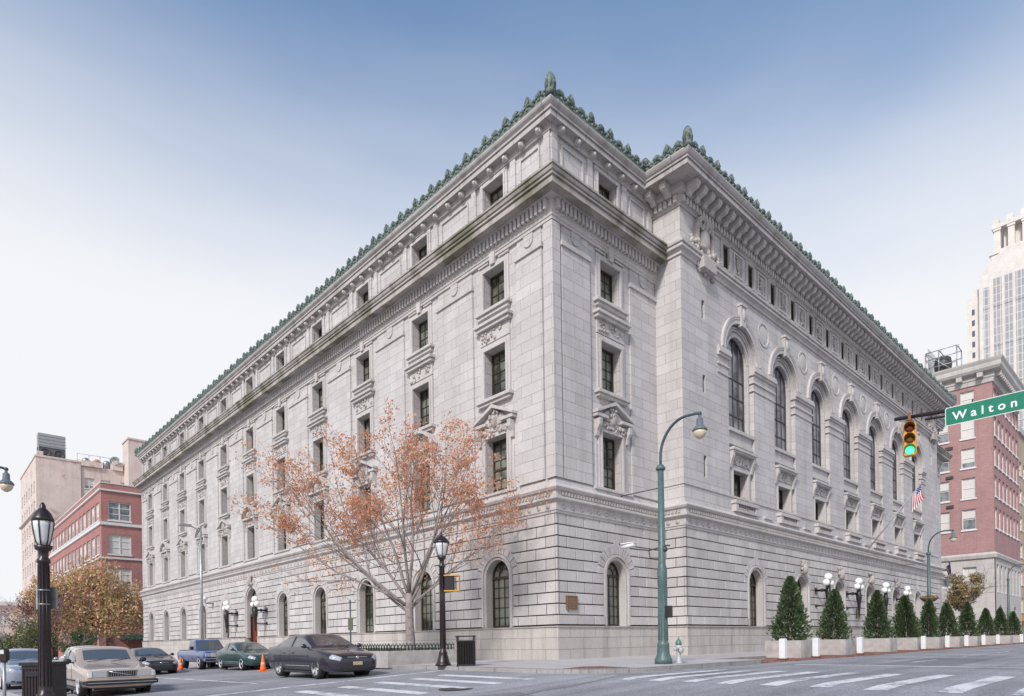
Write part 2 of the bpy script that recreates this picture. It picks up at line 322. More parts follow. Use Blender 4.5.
def stripe(b, pts, lift=.006):
    n = 6
    for k in range(n):
        t0, t1 = k/n, (k+1)/n
        def lp(a, c, t): return (a[0]+(c[0]-a[0])*t, a[1]+(c[1]-a[1])*t)
        q = [lp(pts[0], pts[1], t0), lp(pts[0], pts[1], t1), lp(pts[3], pts[2], t1), lp(pts[3], pts[2], t0)]
        b.poly([(x, y, g(x, y)+lift) for x, y in q])
def bar(b, x0, x1, y0, y1): stripe(b, [(x0, y0), (x1, y0), (x1, y1), (x0, y1)])
for k, y in enumerate((-9.0, -9.85, -10.7, -11.6, -12.55, -13.5, -14.5, -15.6, -16.6)):
    b = MB(); bar(b, -7.5+.06*(k % 3), -2.6-.08*(k % 2), y-.19, y+.19)
    tag(b.build('crosswalk_stripe', M_paint), None, None, 'zebra stripes across the wide avenue', 'structure')
for k, x in enumerate((-8.2, -9.3, -10.4, -11.55, -12.7, -13.9, -15.1, -16.3)):
    b = MB(); bar(b, x-.19, x+.19, -6.6, -2.7-.1*(k % 2))
    tag(b.build('crosswalk_stripe', M_paint), None, None, 'zebra stripes across the side street', 'structure')
b = MB(); stripe(b, [(-17.3, -1.45), (-7.0, -1.35), (-7.0, -1.05), (-17.3, -1.12)]); tag(b.build('stop_line', M_paint), None, None, None, 'structure')
b = MB(); bar(b, -12.2, -12.05, 1.5, 60)
tag(b.build('lane_line', M_paint), None, None, None, 'structure')
b = MB(); bar(b, -7.4, -2.6, -8.15, -8.05); bar(b, 1.6, 1.95, -17, -9.2)
for k in range(9): bar(b, 5+k*7, 8+k*7, -11.9, -11.78)
tag(b.build('avenue_line', M_paint), None, None, None, 'structure')
M_patch = asphalt('asphalt_patch', (.19, .185, .20), .2); M_tar = plain('tar_seal', (.12, .12, .128), .5, noise_amt=.3)
for pts in (((-14.5, 2.0), (-11.9, 1.7), (-11.8, 5.6), (-14.3, 5.9)), ((-6.9, -11.0), (-3.0, -10.2), (-2.6, -8.6), (-6.6, -8.9)), ((2.4, -13.6), (9.5, -13.3), (9.6, -11.2), (2.5, -11.4)), ((-13.2, -9.6), (-11.2, -10.4), (-10.4, -8.4), (-12.2, -7.6))):
    b = MB(); stripe(b, pts, .003); tag(b.build('road_patch', M_patch), None, None, 'dark repair patches in the road', 'structure')
rn_ = random.Random(9)
for (x0, y0, x1, y1) in ((-16, -9.5, -2, -7.9), (-2.2, -14, -.8, -8.6), (-12.9, 5, -8.6, 5.3)):
    b = MB(); n = 26; P_ = [(x0+(x1-x0)*k/n+rn_.gauss(0, .05), y0+(y1-y0)*k/n+rn_.gauss(0, .05)) for k in range(n+1)]
    L_ = math.hypot(x1-x0, y1-y0); nx_, ny_ = -(y1-y0)/L_, (x1-x0)/L_
    for k in range(n):
        (ax, ay), (cx, cy) = P_[k], P_[k+1]; w0 = .013
        b.poly([(x, y, g(x, y)+.0085) for x, y in ((ax-nx_*w0, ay-ny_*w0), (cx-nx_*w0, cy-ny_*w0), (cx+nx_*w0, cy+ny_*w0), (ax+nx_*w0, ay+ny_*w0))])
    tag(b.build('tar_seam', M_tar), None, None, 'tarred cracks in the road', 'structure')
b = MB(); b.lathe((-10.6, -6.5, g(-10.6, -6.5)), [(.42, 0), (.42, .012), (.38, .014), (.02, .010)], 24)
tag(b.build('manhole_cover', M_irongrey), 'round iron manhole cover at the end of the zebra stripes', 'manhole cover')

# ------------------------------------------------------------------ COURTHOUSE
CH = thing('courthouse', 'grey granite classical courthouse with green copper cresting and rows of arches', 'courthouse')
LX, BX0, BX1, PX, QY, LY = 0, 7.5, 53.3, 60.8, -1.55, 66.3
FL = frame(0, 0, 0, 1, -1, 0)         # long side street face, u = y
FP = frame(0, 0, 1, 0, 0, -1)         # corner pavilion on the avenue, u = x
FB = frame(0, QY, 1, 0, 0, -1)        # projecting block on the avenue
FS = frame(BX0, 0, 0, 1, -1, 0)       # step between the two, u = y
FS2 = frame(BX1, 0, 0, 1, 1, 0)
OUT = [(0, LY), (0, 0), (BX0, 0), (BX0, QY), (BX1, QY), (BX1, 0), (PX, 0), (PX, LY)]
def offs(path, d, closed):
    n = len(path); res = []
    def nrm(a, c):
        dx, dy = c[0]-a[0], c[1]-a[1]; l = math.hypot(dx, dy); return (dy/l, -dx/l)
    # path runs (0,LY)->(0,0)->(+x): outward normal is to the right of travel
    for i in range(n):
        pr = path[i-1] if (closed or i > 0) else None; nx = path[(i+1) % n] if (closed or i < n-1) else None
        p = path[i]
        n1 = nrm(pr, p) if pr else None; n2 = nrm(p, nx) if nx else None
        if n1 and n2: res.append((p[0]+d*(n1[0] if abs(n1[0]) > .5 else n2[0]), p[1]+d*(n1[1] if abs(n1[1]) > .5 else n2[1])))
        else:
            q = n1 or n2; res.append((p[0]+d*q[0], p[1]+d*q[1]))
    return res
# nrm check: travel -y => dx=0,dy<0 -> (dy,-dx)=(-1,0) : -X outward, good
def sweep(name, path, prof, mat, closed=False, parent=None, bm=None, fin=True):
    b = bm or MB(); rows = []
    for d, z in prof: rows.append([b.vert((x, y, z)) for x, y in offs(path, d, closed)])
    n = len(path); m = n if closed else n-1
    for j in range(len(prof)-1):
        for i in range(m): b.face([rows[j][i], rows[j][(i+1) % n], rows[j+1][(i+1) % n], rows[j+1][i]])
    if not closed and prof[0] != prof[-1]:
        b.face([r[0] for r in rows]); b.face([r[-1] for r in rows][::-1])
    if fin: return b.build(name, mat, parent or CH, recalc=False)
def arcpts(c, zs, r, a0, a1, n): return [(c+r*math.cos(R(a0+(a1-a0)*k/n)), zs+r*math.sin(R(a0+(a1-a0)*k/n))) for k in range(n+1)]
def wall(b, F, u0, u1, z0, z1, holes, d=0, rev=.5):
    """flat wall with rectangular / arched holes: holes = (kind, uc, half, za, zb) with zb the springing for 'arch'"""
    us = sorted({u0, u1}|{h[1]-h[2] for h in holes}|{h[1]+h[2] for h in holes}); zs = sorted({z0, z1}|{h[3] for h in holes}|{(h[4]+h[2] if h[0] == 'arch' else h[4]) for h in holes})
    for i in range(len(us)-1):
        for j in range(len(zs)-1):
            uc, zc = (us[i]+us[i+1])/2, (zs[j]+zs[j+1])/2
            if any(abs(uc-h[1]) < h[2] and h[3] < zc < (h[4]+h[2] if h[0] == 'arch' else h[4]) for h in holes): continue
            b.poly([F(us[i], zs[j], d), F(us[i+1], zs[j], d), F(us[i+1], zs[j+1], d), F(us[i], zs[j+1], d)])
    for h in holes:
        k, c, hw, za, zb = h
        if k == 'arch':
            pts = [(c-hw, za), (c-hw, zb)]+arcpts(c, zb, hw, 180, 0, 16)[1:-1]+[(c+hw, zb), (c+hw, za)]
            top = zb+hw
            for sgn, rng in ((-1, (180, 90)), (1, (0, 90))):
                a = arcpts(c, zb, hw, rng[0], rng[1], 8)
                for q in range(8): b.poly([F(*a[q], d), F(*a[q+1], d), F(a[q+1][0], top, d), F(a[q][0], top, d)])
        else: pts = [(c-hw, za), (c-hw, zb), (c+hw, zb), (c+hw, za)]
        for q in range(len(pts)):
            if q == len(pts)-1 and abs(za-z0) < .01: continue
            p0, p1 = pts[q], pts[(q+1) % len(pts)]
            b.poly([F(*p0, d), F(*p1, d), F(*p1, d-rev), F(*p0, d-rev)])
def archring(b, F, c, zs, r0, r1, d0, d1, n=14, a0=180, a1=0):
    A = arcpts(c, zs, r0, a0, a1, n); B = arcpts(c, zs, r1, a0, a1, n)
    for i in range(n):
        b.hexa([F(*A[i], d0), F(*A[i+1], d0), F(*B[i+1], d0), F(*B[i], d0), F(*A[i], d1), F(*A[i+1], d1), F(*B[i+1], d1), F(*B[i], d1)])
def relief(b, F, u0, u1, z0, z1, d, n, r, seed=0):
    rn = random.Random(seed)
    for k in range(n):
        u = rn.uniform(u0, u1); z = rn.uniform(z0, z1); s = rn.uniform(.6, 1.2)*r
        b.ball(F(u, z, d), s, 6, 4, (rn.uniform(.7, 1.3), rn.uniform(.7, 1.3), rn.uniform(.6, 1.4)))
# bay centres
CL = [3.65+5.9*k for k in range(11)]; CP = [3.85]; CP2 = [57.1]; CB = [30.0+5.5*(k-3) for k in range(7)]
CG = [30.25+6.2*(k-2.5) for k in range(6)]                 # street level arches of the avenue block
FW = [30.0+2.78*(k-6.5) for k in range(14)]                # small frieze windows
HW = .74
def upper_holes(cs, attic=False):
    h = []
    for c in cs: h += [('rect', c, HW, 7.55, 10.3), ('rect', c, HW, 12.15, 14.45), ('rect', c, HW, 16.3, 18.15)]
    return h
walls = MB()
wall(walls, FL, 0, LY, 6.2, 19.6, upper_holes(CL), 0, .55)
wall(walls, FP, 0, BX0, 6.2, 19.6, upper_holes(CP), 0, .55)
wall(walls, FP, BX1, PX, 6.2, 19.6, upper_holes(CP2), 0, .55)
# attic (set back a little)
wall(walls, FL, .06, LY-.06, 19.6, 23.3, [('rect', c, .72, 20.5, 22.2) for c in CL], -.06, .55)
wall(walls, FP, .06, BX0, 19.6, 23.3, [('rect', c, .70, 20.5, 22.2) for c in CP], -.06, .55)
wall(walls, FP, BX1, PX-.06, 19.6, 23.3, [('rect', c, .70, 20.5, 22.2) for c in CP2], -.06, .55)
# step side walls
wall(walls, FS, QY, 0, 6.2, 23.3, [], 0); wall(walls, FS2, QY, 0, 6.2, 23.3, [], 0)
# avenue block : plain end bays, arcade bays
E0, E1 = CB[0]-2.6, CB[-1]+2.6
slits = [(9.55, 17.05, 18.0), (9.55, 13.3, 14.2), (9.55, 9.0, 10.1), (51.3, 17.05, 18.0), (51.3, 13.3, 14.2), (51.3, 9.0, 10.1)]
wall(walls, FB, BX0, E0, 6.2, 19.8, [('rect', s[0], .14, s[1], s[2]) for s in slits[:3]], 0, .4)
wall(walls, FB, E1, BX1, 6.2, 19.8, [('rect', s[0], .14, s[1], s[2]) for s in slits[3:]], 0, .4)
wall(walls, FB, E0, E1, 16.0, 19.8, [('arch', c, 1.82, 16.0, 16.2) for c in CB], 0, .3)
wall(walls, FB, E0, E1, 6.2, 8.4, [], 0)
for i in range(8):      # piers
    a = E0 if i == 0 else CB[i-1]+1.45; z = E1 if i == 7 else CB[i]-1.45
    walls.fbox(FB, a, z, 8.4, 16.0, -.6, 0)
wall(walls, FB, BX0, BX1, 19.8, 23.3, [('rect', c, .36, 20.6, 21.75) for c in FW], -.03, .45)
# back of the bays
for c in CB:
    wall(walls, FB, c-1.45, c+1.45, 8.4, 17.42, [('rect', c, .86, 8.4, 9.95), ('arch', c, 1.22, 12.15, 16.2)], -.28, .32)
    # ring behind the outer arch
    archring(walls, FB, c, 16.2, 1.23, 1.84, -.6, -.285, 16)
# closing walls (end and back) and roof
walls.poly([(PX, 0, -1.5), (PX, LY, -1.5), (PX, LY, 23.3), (PX, 0, 23.3)]); walls.poly([(0, LY, -1.5), (PX, LY, -1.5), (PX, LY, 23.3), (0, LY, 23.3)])
walls.build('wall', M_ash, CH, recalc=False)
# dark rooms behind the openings keep light from leaking through the shell
core = MB(); core.box(1.2, PX-1.2, 1.2, LY-1.2, -1.2, 23.2); core.box(BX0+.9, BX1-.9, QY+1.0, 1.25, -1, 23.1)
core.build('interior_core', M_dk, CH)
roof = MB(); roof.poly([(x, y, 23.3) for x, y in OUT]); roof.build('roof', M_cop, CH, recalc=False)

# raised ashlar piers between the window bays + capping band + panels above
piers = MB(); bands = MB(); panels = MB()
def pier(F, a, z, corner=False):
    pb = MB(); pb.fbox(F, a, z, 7.75, 17.72, -.02, .09); pb.build('pier', M_ash, CH)
    bands = MB(); bands.fbox(F, a-.05, z+.05, 17.72, 17.90, -.02, .17); bands.fbox(F, a-.02, z+.02, 17.90, 17.97, -.02, .12); bands.build('band_moulding', M_trim, CH)
    # panel frieze with a shield drop
    panels = MB(); panels.fbox(F, a+.05, z-.05, 18.03, 18.62, -.02, .05)
    mid = (a+z)/2
    panels.fprism(F, [(mid-.28, 18.6), (mid-.28, 18.35)]+arcpts(mid, 18.35, .28, 180, 360, 8)[1:-1]+[(mid+.28, 18.35), (mid+.28, 18.6)], .05, .105); panels.build('frieze_panel', M_ash, CH)
for i in range(10): pier(FL, CL[i]+1.55, CL[i+1]-1.55)
pier(FL, .55, CL[0]-1.5); pier(FL, CL[-1]+1.5, LY-.55)
for F, c, a, z in ((FP, CP[0], .5, BX0), (FP, CP2[0], BX1, PX-.5)):
    pier(F, a, c-1.5); pier(F, c+1.5, z)
# corner quoin strips run all the way up
for F, a, z in ((FL, -.09, .42), (FL, LY-.42, LY+.05), (FP, -.088, .4), (FP, PX-.4, PX)): 
    piers = MB(); piers.fbox(F, a, z, 7.75, 18.6, -.02, .092); piers.build('quoin_strip', M_ash, CH)


# rusticated base: real blocks with open joints
base = MB(); back = MB()
ground_arch = {0: [(c+.06, .82, 1.42, 3.80) for c in CL], 1: [(4.0, .72, 1.42, 3.80)], 2: [(c, .82, 1.42, 3.80) for c in CG], 3: [(57.0, .72, 1.42, 3.80)]}
ground_arch[0][5] = (CL[5]+.06, 1.12, -.9, 4.28)
NC = 9; Z0 = 1.88; CHh = (6.2-Z0)/NC
def rusticate(F, u0, u1, arches, seed, d=.10, corner0=True):
    rn = random.Random(seed)
    holes = [('arch', a[0], a[1], a[2], a[3]) for a in arches]
    wall(back, F, u0-.02, u1+.02, 1.40, 6.25, [h if h[3] > 1.4 else ('arch', h[1], h[2], 1.4, h[4]) for h in holes], d-.085, .75)
    J = .034
    # intervals per course
    rows = [(1.45, Z0, .06)]+[(Z0+CHh*k, Z0+CHh*(k+1), 0) for k in range(NC)]
    for ri, (za, zb, ex) in enumerate(rows):
        segs = [(u0, None, u1, None)]
        for (c, hw, hb, sp) in arches:
            Ro = (3 if hw < 1 else 4)*CHh
            lo = za
            if lo < sp-.02: wL = hw+.26
            elif lo < sp+Ro-.02: wL = math.sqrt(max(Ro*Ro-(lo-sp)**2, 0.01))
            else: continue
            new = []
            for s in segs:
                if s[0] < c < s[2]: new += [(s[0], s[1], c, (c, hw, sp, Ro)), (c, (c, hw, sp, Ro), s[2], s[3])]
                else: new.append(s)
            segs = new
        for (a, al, z, zl) in segs:
            def edge(lim, zz, sgn):
                c, hw, sp, Ro = lim
                if zb <= sp+.05: return c+sgn*(hw+.26)
                zz = max(zz, sp)
                q = zz-sp
                if q <= 0: return c+sgn*Ro if zb > sp+.05 and za > sp-.3 else c+sgn*(hw+.26)
                return c+sgn*math.sqrt(max(Ro*Ro-q*q, 0))
            aL = [a, a] if not al else [edge(al, za, 1), edge(al, zb, 1)]
            zL = [z, z] if not zl else [edge(zl, za, -1), edge(zl, zb, -1)]
            A, Z = max(aL), min(zL)
            ln = Z-A
            if ln < .08 and not (al or zl): continue
            w = 1.12; st = (ri % 2)*.5*w
            cuts = []
            u = a-(a % w)+st-w
            if al and not zl: u = z-math.ceil((z-a)/w)*w+st-w
            while u < Z-.25:
                if u > A+.25: cuts.append(u+rn.uniform(-.04, .04))
                u += w
            xs = [None]+cuts+[None]
            for k in range(len(xs)-1):
                l0, l1 = (aL if k == 0 else [xs[k]+.024]*2); r0, r1 = (zL if k == len(xs)-2 else [xs[k+1]-.024]*2)
                if r0-l0 < .06: continue
                if r1-l1 < .03: r1 = l1+.03 if r1 < l1+.03 else r1
                dd = d+ex+rn.uniform(-.004, .004)
                za2, zb2 = za+J+.008, zb-.008
                base.hexa([F(l0, za2, d-.12), F(r0, za2, d-.12), F(r0, za2, dd), F(l0, za2, dd), F(l1, zb2, d-.12), F(r1, zb2, d-.12), F(r1, zb2, dd), F(l1, zb2, dd)])
    for (c, hw, hb, sp) in arches:
        # voussoirs
        nv = 11
        for k in range(nv):
            a0 = 180-180*k/nv-.9; a1 = 180-180*(k+1)/nv+.9
            Ro = (3 if hw < 1 else 4)*CHh-.02+(.2 if k == nv//2 else 0)
            P = arcpts(c, sp, hw+.26, a0, a1, 2); Q = arcpts(c, sp, Ro, a0, a1, 2)
            for q in range(2):
                base.hexa([F(*P[q], d-.12), F(*P[q+1], d-.12), F(*Q[q+1], d-.12), F(*Q[q], d-.12), F(*P[q], d+.012), F(*P[q+1], d+.012), F(*Q[q+1], d+.012), F(*Q[q], d+.012)])
        # moulded frame round the opening
        frames = MB()
        archring(frames, F, c, sp, hw-.02, hw+.25, d-.6, d-.03, 14); archring(frames, F, c, sp, hw+.12, hw+.24, d-.05, d+.05, 14)
        for s in (-1, 1):
            a, z = sorted((c+s*(hw-.02), c+s*(hw+.25))); frames.fbox(F, a, z, max(hb, 1.4)-.0, sp, d-.6, d-.03)
            a, z = sorted((c+s*(hw+.12), c+s*(hw+.24))); frames.fbox(F, a, z, max(hb, 1.46), sp, d-.05, d+.05)
        frames.build('arch_moulding', M_trim, CH)
rusticate(FL, -.1, LY, ground_arch[0], 1)
rusticate(FP, -.1, BX0-.1, ground_arch[1], 2)
rusticate(FB, BX0-.1, BX1+.1, ground_arch[2], 3)
rusticate(FS, QY-.1, -.1, [], 4)
rusticate(FP, BX1+.1, PX, ground_arch[3], 5)
back.build('joint_backing', M_joint, CH, recalc=False)
base.build('rusticated_stonework', M_rust, CH, bevel=.011)
# plinth, with the doorway left open on the side street
plp = [(.2, -1.9), (.2, 1.36), (.26, 1.38), (.26, 1.43), (-.5, 1.44)]
dc = ground_arch[0][5][0]
b = MB(); sweep('', [(0, dc-1.3), (0, 0), (BX0, 0), (BX0, QY), (BX1, QY), (BX1, 0), (PX, 0), (PX, LY), (0, LY), (0, dc+1.3)], plp, None, bm=b, fin=False)
b.build('plinth', M_plinth, CH, recalc=False)
# belt course above the base
bp = [(-.1, 6.18), (.14, 6.2), (.15, 6.30), (.19, 6.32), (.19, 6.66), (.27, 6.70), (.34, 6.74), (.37, 6.76), (.37, 6.86), (.27, 6.88), (.27, 7.08), (.36, 7.14), (.42, 7.24), (.40, 7.30), (.22, 7.40), (.12, 7.46), (.10, 7.62), (-.1, 7.62)]
sweep('belt_course', OUT, bp, M_trim, closed=True)
ros = MB()
def along(F, u0, u1, step, fn):
    n = max(1, int(round((u1-u0)/step))); s = (u1-u0)/n
    for k in range(n): fn(u0+s*(k+.5))
for F, a, z in ((FL, 0, LY), (FP, 0, BX0), (FS, QY, 0), (FB, BX0, BX1)):
    along(F, a, z, .56, lambda u: ros.lathe(F(u, 6.49, .18), [(.12, 0), (.12, .02), (.06, .05), (.001, .055)], 8, ax=Vector(F(0, 0, 1))-Vector(F(0, 0, 0))))
    along(F, a, z, .20, lambda u: ros.fbox(F, u-.055, u+.055, 6.92, 7.06, .29, .335))
ros.build('belt_ornament', M_carve, CH)
# ---- main entablature of the side street front and corner pavilions
MP = [(0, LY), (0, 0), (BX0+.02, 0)]
def entab(path, suffix):
    sweep('architrave', path, [(-.1, 18.62), (.12, 18.62), (.12, 18.74), (.16, 18.76), (.16, 18.9), (.2, 18.93), (.2, 19.42), (.34, 19.46), (.40, 19.50), (-.1, 19.5)], M_trim)
    sweep('main_cornice', path, [(-.1, 19.505), (.40, 19.505), (.80, 19.52), (.82, 19.44), (.86, 19.44), (.86, 19.66), (.80, 19.67), (.80, 19.70), (.93, 19.71), (.93, 19.79), (.88, 19.80), (.88, 19.83), (.98, 19.85), (1.02, 19.96), (.97, 19.97), (.97, 20.0), (1.06, 20.01), (1.06, 20.09), (.72, 20.14), (.70, 20.22), (.40, 20.26), (.38, 20.34), (-.1, 20.36)], M_cornice)
entab(MP, 0); entab([(BX1-.02, 0), (PX, 0), (PX, 10)], 1)
for F, a, z in ((FL, -.05, LY), (FP, -.05, BX0-.25), (FP, BX1+.25, PX)):
    dn = MB(); along(F, a, z, .26, lambda u: dn.fbox(F, u-.075, u+.075, 19.0, 19.42, .15, .37)); dn.build('dentil_row', M_trim, CH)
# attic pilasters, panels, small modillions, upper cornice
def attic_bay(F, a, z):
    at = MB()
    for p in (a, z-.34): at.fbox(F, p, p+.34, 20.2, 22.5, -.08, .03)
    at.fbox(F, a+.62, z-.62, 20.95, 21.02, -.08, .01); at.fbox(F, a+.62, z-.62, 22.12, 22.19, -.08, .01); at.fbox(F, a+.62, a+.69, 21.02, 22.12, -.08, .01); at.fbox(F, z-.69, z-.62, 21.02, 22.12, -.08, .01); at.build('attic_pilasters', M_ash, CH)
for i in range(10): attic_bay(FL, CL[i]+1.25, CL[i+1]-1.25)
attic_bay(FL, .05, CL[0]-1.15); attic_bay(FL, CL[-1]+1.15, LY-.05); attic_bay(FP, .06, CP[0]-1.1); attic_bay(FP, CP[0]+1.1, BX0-.1); attic_bay(FP, BX1+.3, CP2[0]-1.1)
def wframe(b, F, c, hw, za, zb, fw, d0, d1, sill=True):
    b.fbox(F, c-hw-fw, c-hw, za, zb+fw, d0, d1); b.fbox(F, c+hw, c+hw+fw, za, zb+fw, d0, d1); b.fbox(F, c-hw, c+hw, zb, zb+fw, d0, d1)
    b.fbox(F, c-hw-fw*.45, c-hw-.01, za, zb+fw*.45, d1, d1+.04); b.fbox(F, c+hw+.01, c+hw+fw*.45, za, zb+fw*.45, d1, d1+.04); b.fbox(F, c-hw-.01, c+hw+.01, zb+.01, zb+fw*.45, d1, d1+.04)
for F, cs in ((FL, CL), (FP, CP), (FP, CP2)):
    for c in cs: at = MB(); wframe(at, F, c, .70, 20.3, 22.2, .24, -.08, .02); at.build('attic_surround', M_ash, CH)
UP = [(0, LY), (0, 0), (BX0, 0)]
upr = [(-.1, 22.44), (.06, 22.46), (.06, 22.74), (.12, 22.77), (.32, 22.78), (.34, 22.74), (.36, 22.74), (.36, 22.94), (.31, 22.95), (.31, 22.98), (.42, 22.99), (.42, 23.07), (.37, 23.08), (.37, 23.1), (.50, 23.2), (.54, 23.27), (.54, 23.33), (0, 23.4)]
sweep('upper_cornice', [(0, LY), (0, 0), (BX0+.02, 0)], upr, M_corona); sweep('upper_cornice', [(BX1-.02, 0), (PX, 0), (PX, LY), (0, LY)], upr, M_corona)
def copies(name, mb, mat, spots, bevel=0):
    """one part per spot, sharing a mesh; local frame: x along the wall, -y outward"""
    first = mb.build(name, mat, CH, bevel=bevel)
    for i, (p, rz) in enumerate(spots):
        o = first if i == 0 else first.copy()
        if i: col.objects.link(o); o.parent = CH
        o.location = p; o.rotation_euler = (0, 0, rz)
m0 = MB(); m0.box(-.12, .12, -.24, -.02, -.22, 0); m0.ball((0, -.26, -.14), .10, 8, 5); sp_ = []
for F, a, z, rz in ((FL, 0, LY, -math.pi/2), (FP, 0, BX0-.2, 0), (FP, BX1+1.2, PX, 0)):
    along(F, a, z, 1.05, lambda u: sp_.append((F(u, 22.74, 0), rz)))
copies('small_modillion', m0, M_trim, sp_)
# avenue block entablature: string, dentils, big modillions, cornice
BP = [(BX0, 1.0), (BX0, QY), (BX1, QY), (BX1, 1.0)]
sweep('string_course', BP, [(-.1, 19.5), (.08, 19.52), (.08, 19.68), (.12, 19.70), (.14, 19.76), (.26, 19.78), (.26, 19.90), (.21, 19.91), (.21, 19.94), (.32, 19.96), (.34, 20.07), (.14, 20.1), (.14, 20.26), (.06, 20.28), (.05, 20.42), (-.1, 20.44)], M_trim)
sweep('block_cornice', BP, [(-.1, 21.86), (.06, 21.9), (.08, 21.98), (.12, 22.0), (.12, 22.36), (.26, 22.42), (.32, 22.5), (.32, 22.84), (1.08, 22.86), (1.10, 22.80), (1.14, 22.80), (1.14, 23.0), (1.08, 23.01), (1.08, 23.04), (1.2, 23.05), (1.2, 23.12), (1.15, 23.13), (1.15, 23.15), (1.24, 23.2), (1.30, 23.28), (1.34, 23.36), (1.34, 23.42), (0, 23.46)], M_corona)
BF = ((FB, BX0-.1, BX1+.1), (FS, QY, .1), (FS2, QY, .1))
sp_ = []
for (F, a, z), rz in zip(BF, (0, -math.pi/2, math.pi/2)):
    md = MB(); along(F, a, z, .30, lambda u: md.fbox(F, u-.085, u+.085, 22.02, 22.34, .1, .24)); md.build('dentil_row', M_trim, CH)
    along(F, a, z, .70, lambda u: sp_.append((F(u, 22.84, 0), rz)))
m0 = MB(); m0.box(-.17, .17, -.92, -.3, -.24, 0)
m0.fprism(lambda y, zz, dd: (dd, -y, zz), [(.3, -.56), (.42, -.54), (.52, -.42), (.80, -.36), (.88, -.30), (.88, -.22), (.3, -.22)], -.145, .145)
copies('modillion', m0, M_trim, sp_, bevel=.015)
# frieze of the avenue block: window frames, relief panels between
fz = MB(); rel = MB()
for c in FW: wframe(fz, FB, c, .34, 20.5, 21.75, .16, -.05, .03)
for i in range(13):
    c = (FW[i]+FW[i+1])/2
    fz.fbox(FB, c-.52, c-.42, 20.5, 21.8, -.05, .05); fz.fbox(FB, c+.42, c+.52, 20.5, 21.8, -.05, .05); fz.fbox(FB, c-.42, c+.42, 21.7, 21.8, -.05, .05); fz.fbox(FB, c-.42, c+.42, 20.5, 20.6, -.05, .05)
    rel.ball(FB(c, 21.2, .02), .2, 8, 6, (1, .5, 1.5)); relief(rel, FB, c-.32, c+.32, 20.7, 21.6, .02, 12, .09, i)
fz.build('frieze_trim', M_trim, CH)
# corner cartouches (arched niche, shield, foliage) at both ends of the block
for c in (9.6, 51.2):
    archring(rel, FB, c, 21.3, .62, .86, -.05, .22, 12)
    for s in (-1, 1): rel.fbox(FB, *sorted((c+s*.62, c+s*.86)), 20.0, 21.3, -.05, .2)
    rel.ball(FB(c, 20.95, .12), .42, 12, 8, (1, .5, 1.5)); rel.fbox(FB, c-.6, c+.6, 19.35, 19.9, -.05, .42)
    relief(rel, FB, c-.62, c+.62, 21.4, 22.0, .2, 22, .12, 50); relief(rel, FB, c-1.35, c+1.35, 19.9, 20.7, .16, 70, .13, 51); relief(rel, FB, c-.9, c+.9, 19.2, 19.8, .1, 16, .1, 52)
# arcade mouldings
ar = MB()
for c in CB:
    archring(ar, FB, c, 16.2, 1.80, 2.02, -.06, .08, 20); archring(ar, FB, c, 16.2, 2.02, 2.12, -.02, .11, 20); archring(ar, FB, c, 16.2, 2.12, 2.22, -.02, .13, 20); archring(ar, FB, c, 16.2, 1.62, 1.70, -.3, -.14, 20)
    archring(ar, FB, c, 16.2, 1.18, 1.34, -.30, -.20, 18); archring(ar, FB, c, 16.2, 1.50, 1.60, -.30, -.20, 18)
    # scroll keystone
    ar.fprism(FB, [(c-.2, 17.85), (c+.2, 17.85), (c+.30, 19.0), (c-.30, 19.0)], -.05, .2); ar.fbox(FB, c-.34, c+.34, 18.95, 19.08, -.05, .26); ar.ball(FB(c, 18.5, .2), .14, 8, 6, (1, .6, 2.4))
    for s in (-1, 1): ar.fbox(FB, *sorted((c+s*1.2, c+s*1.34)), 12.15, 16.2, -.30, -.21)
    # sill + apron of the tall window
    ar.fbox(FB, c-1.42, c+1.42, 11.98, 12.16, -.3, .02); ar.fbox(FB, c-1.36, c+1.36, 11.42, 11.98, -.3, -.12); ar.fbox(FB, c-1.42, c+1.42, 11.28, 11.42, -.3, -.04)
    # small window below: frame, frieze, hood on consoles
    wframe(ar, FB, c, .84, 8.42, 9.92, .3, -.3, -.12)
    ar.fbox(FB, c-1.3, c+1.3, 10.82, 10.92, -.28, .16); ar.fbox(FB, c-1.36, c+1.36, 10.92, 11.05, -.28, .24); ar.fbox(FB, c-1.18, c+1.18, 10.25, 10.82, -.28, -.10)
    for s in (-1, 1): ar.fprism(lambda uu, zz, dd, c=c, s=s: FB(c+s*1.2-.11+dd, zz, uu), [(-.28, 9.95), (-.05, 10.0), (.02, 10.3), (.14, 10.6), (.15, 10.82), (-.28, 10.82)], 0, .22)
    relief(rel, FB, c-1.0, c+1.0, 10.32, 10.75, -.08, 16, .08, int(c*3))
    # balustrade box under it
    ar.fbox(FB, c-1.35, c+1.35, 8.02, 8.20, -.05, .30); ar.fbox(FB, c-1.3, c+1.3, 7.60, 7.70, -.05, .28)
    for s in (-1, 1): ar.fbox(FB, *sorted((c+s*1.0, c+s*1.28)), 7.70, 8.02, -.05, .26)
    for k in range(9): ar.lathe(FB(c-.84+.21*k, 7.70, .16), [(.03, 0), (.075, .1), (.03, .2), (.05, .32)], 6)
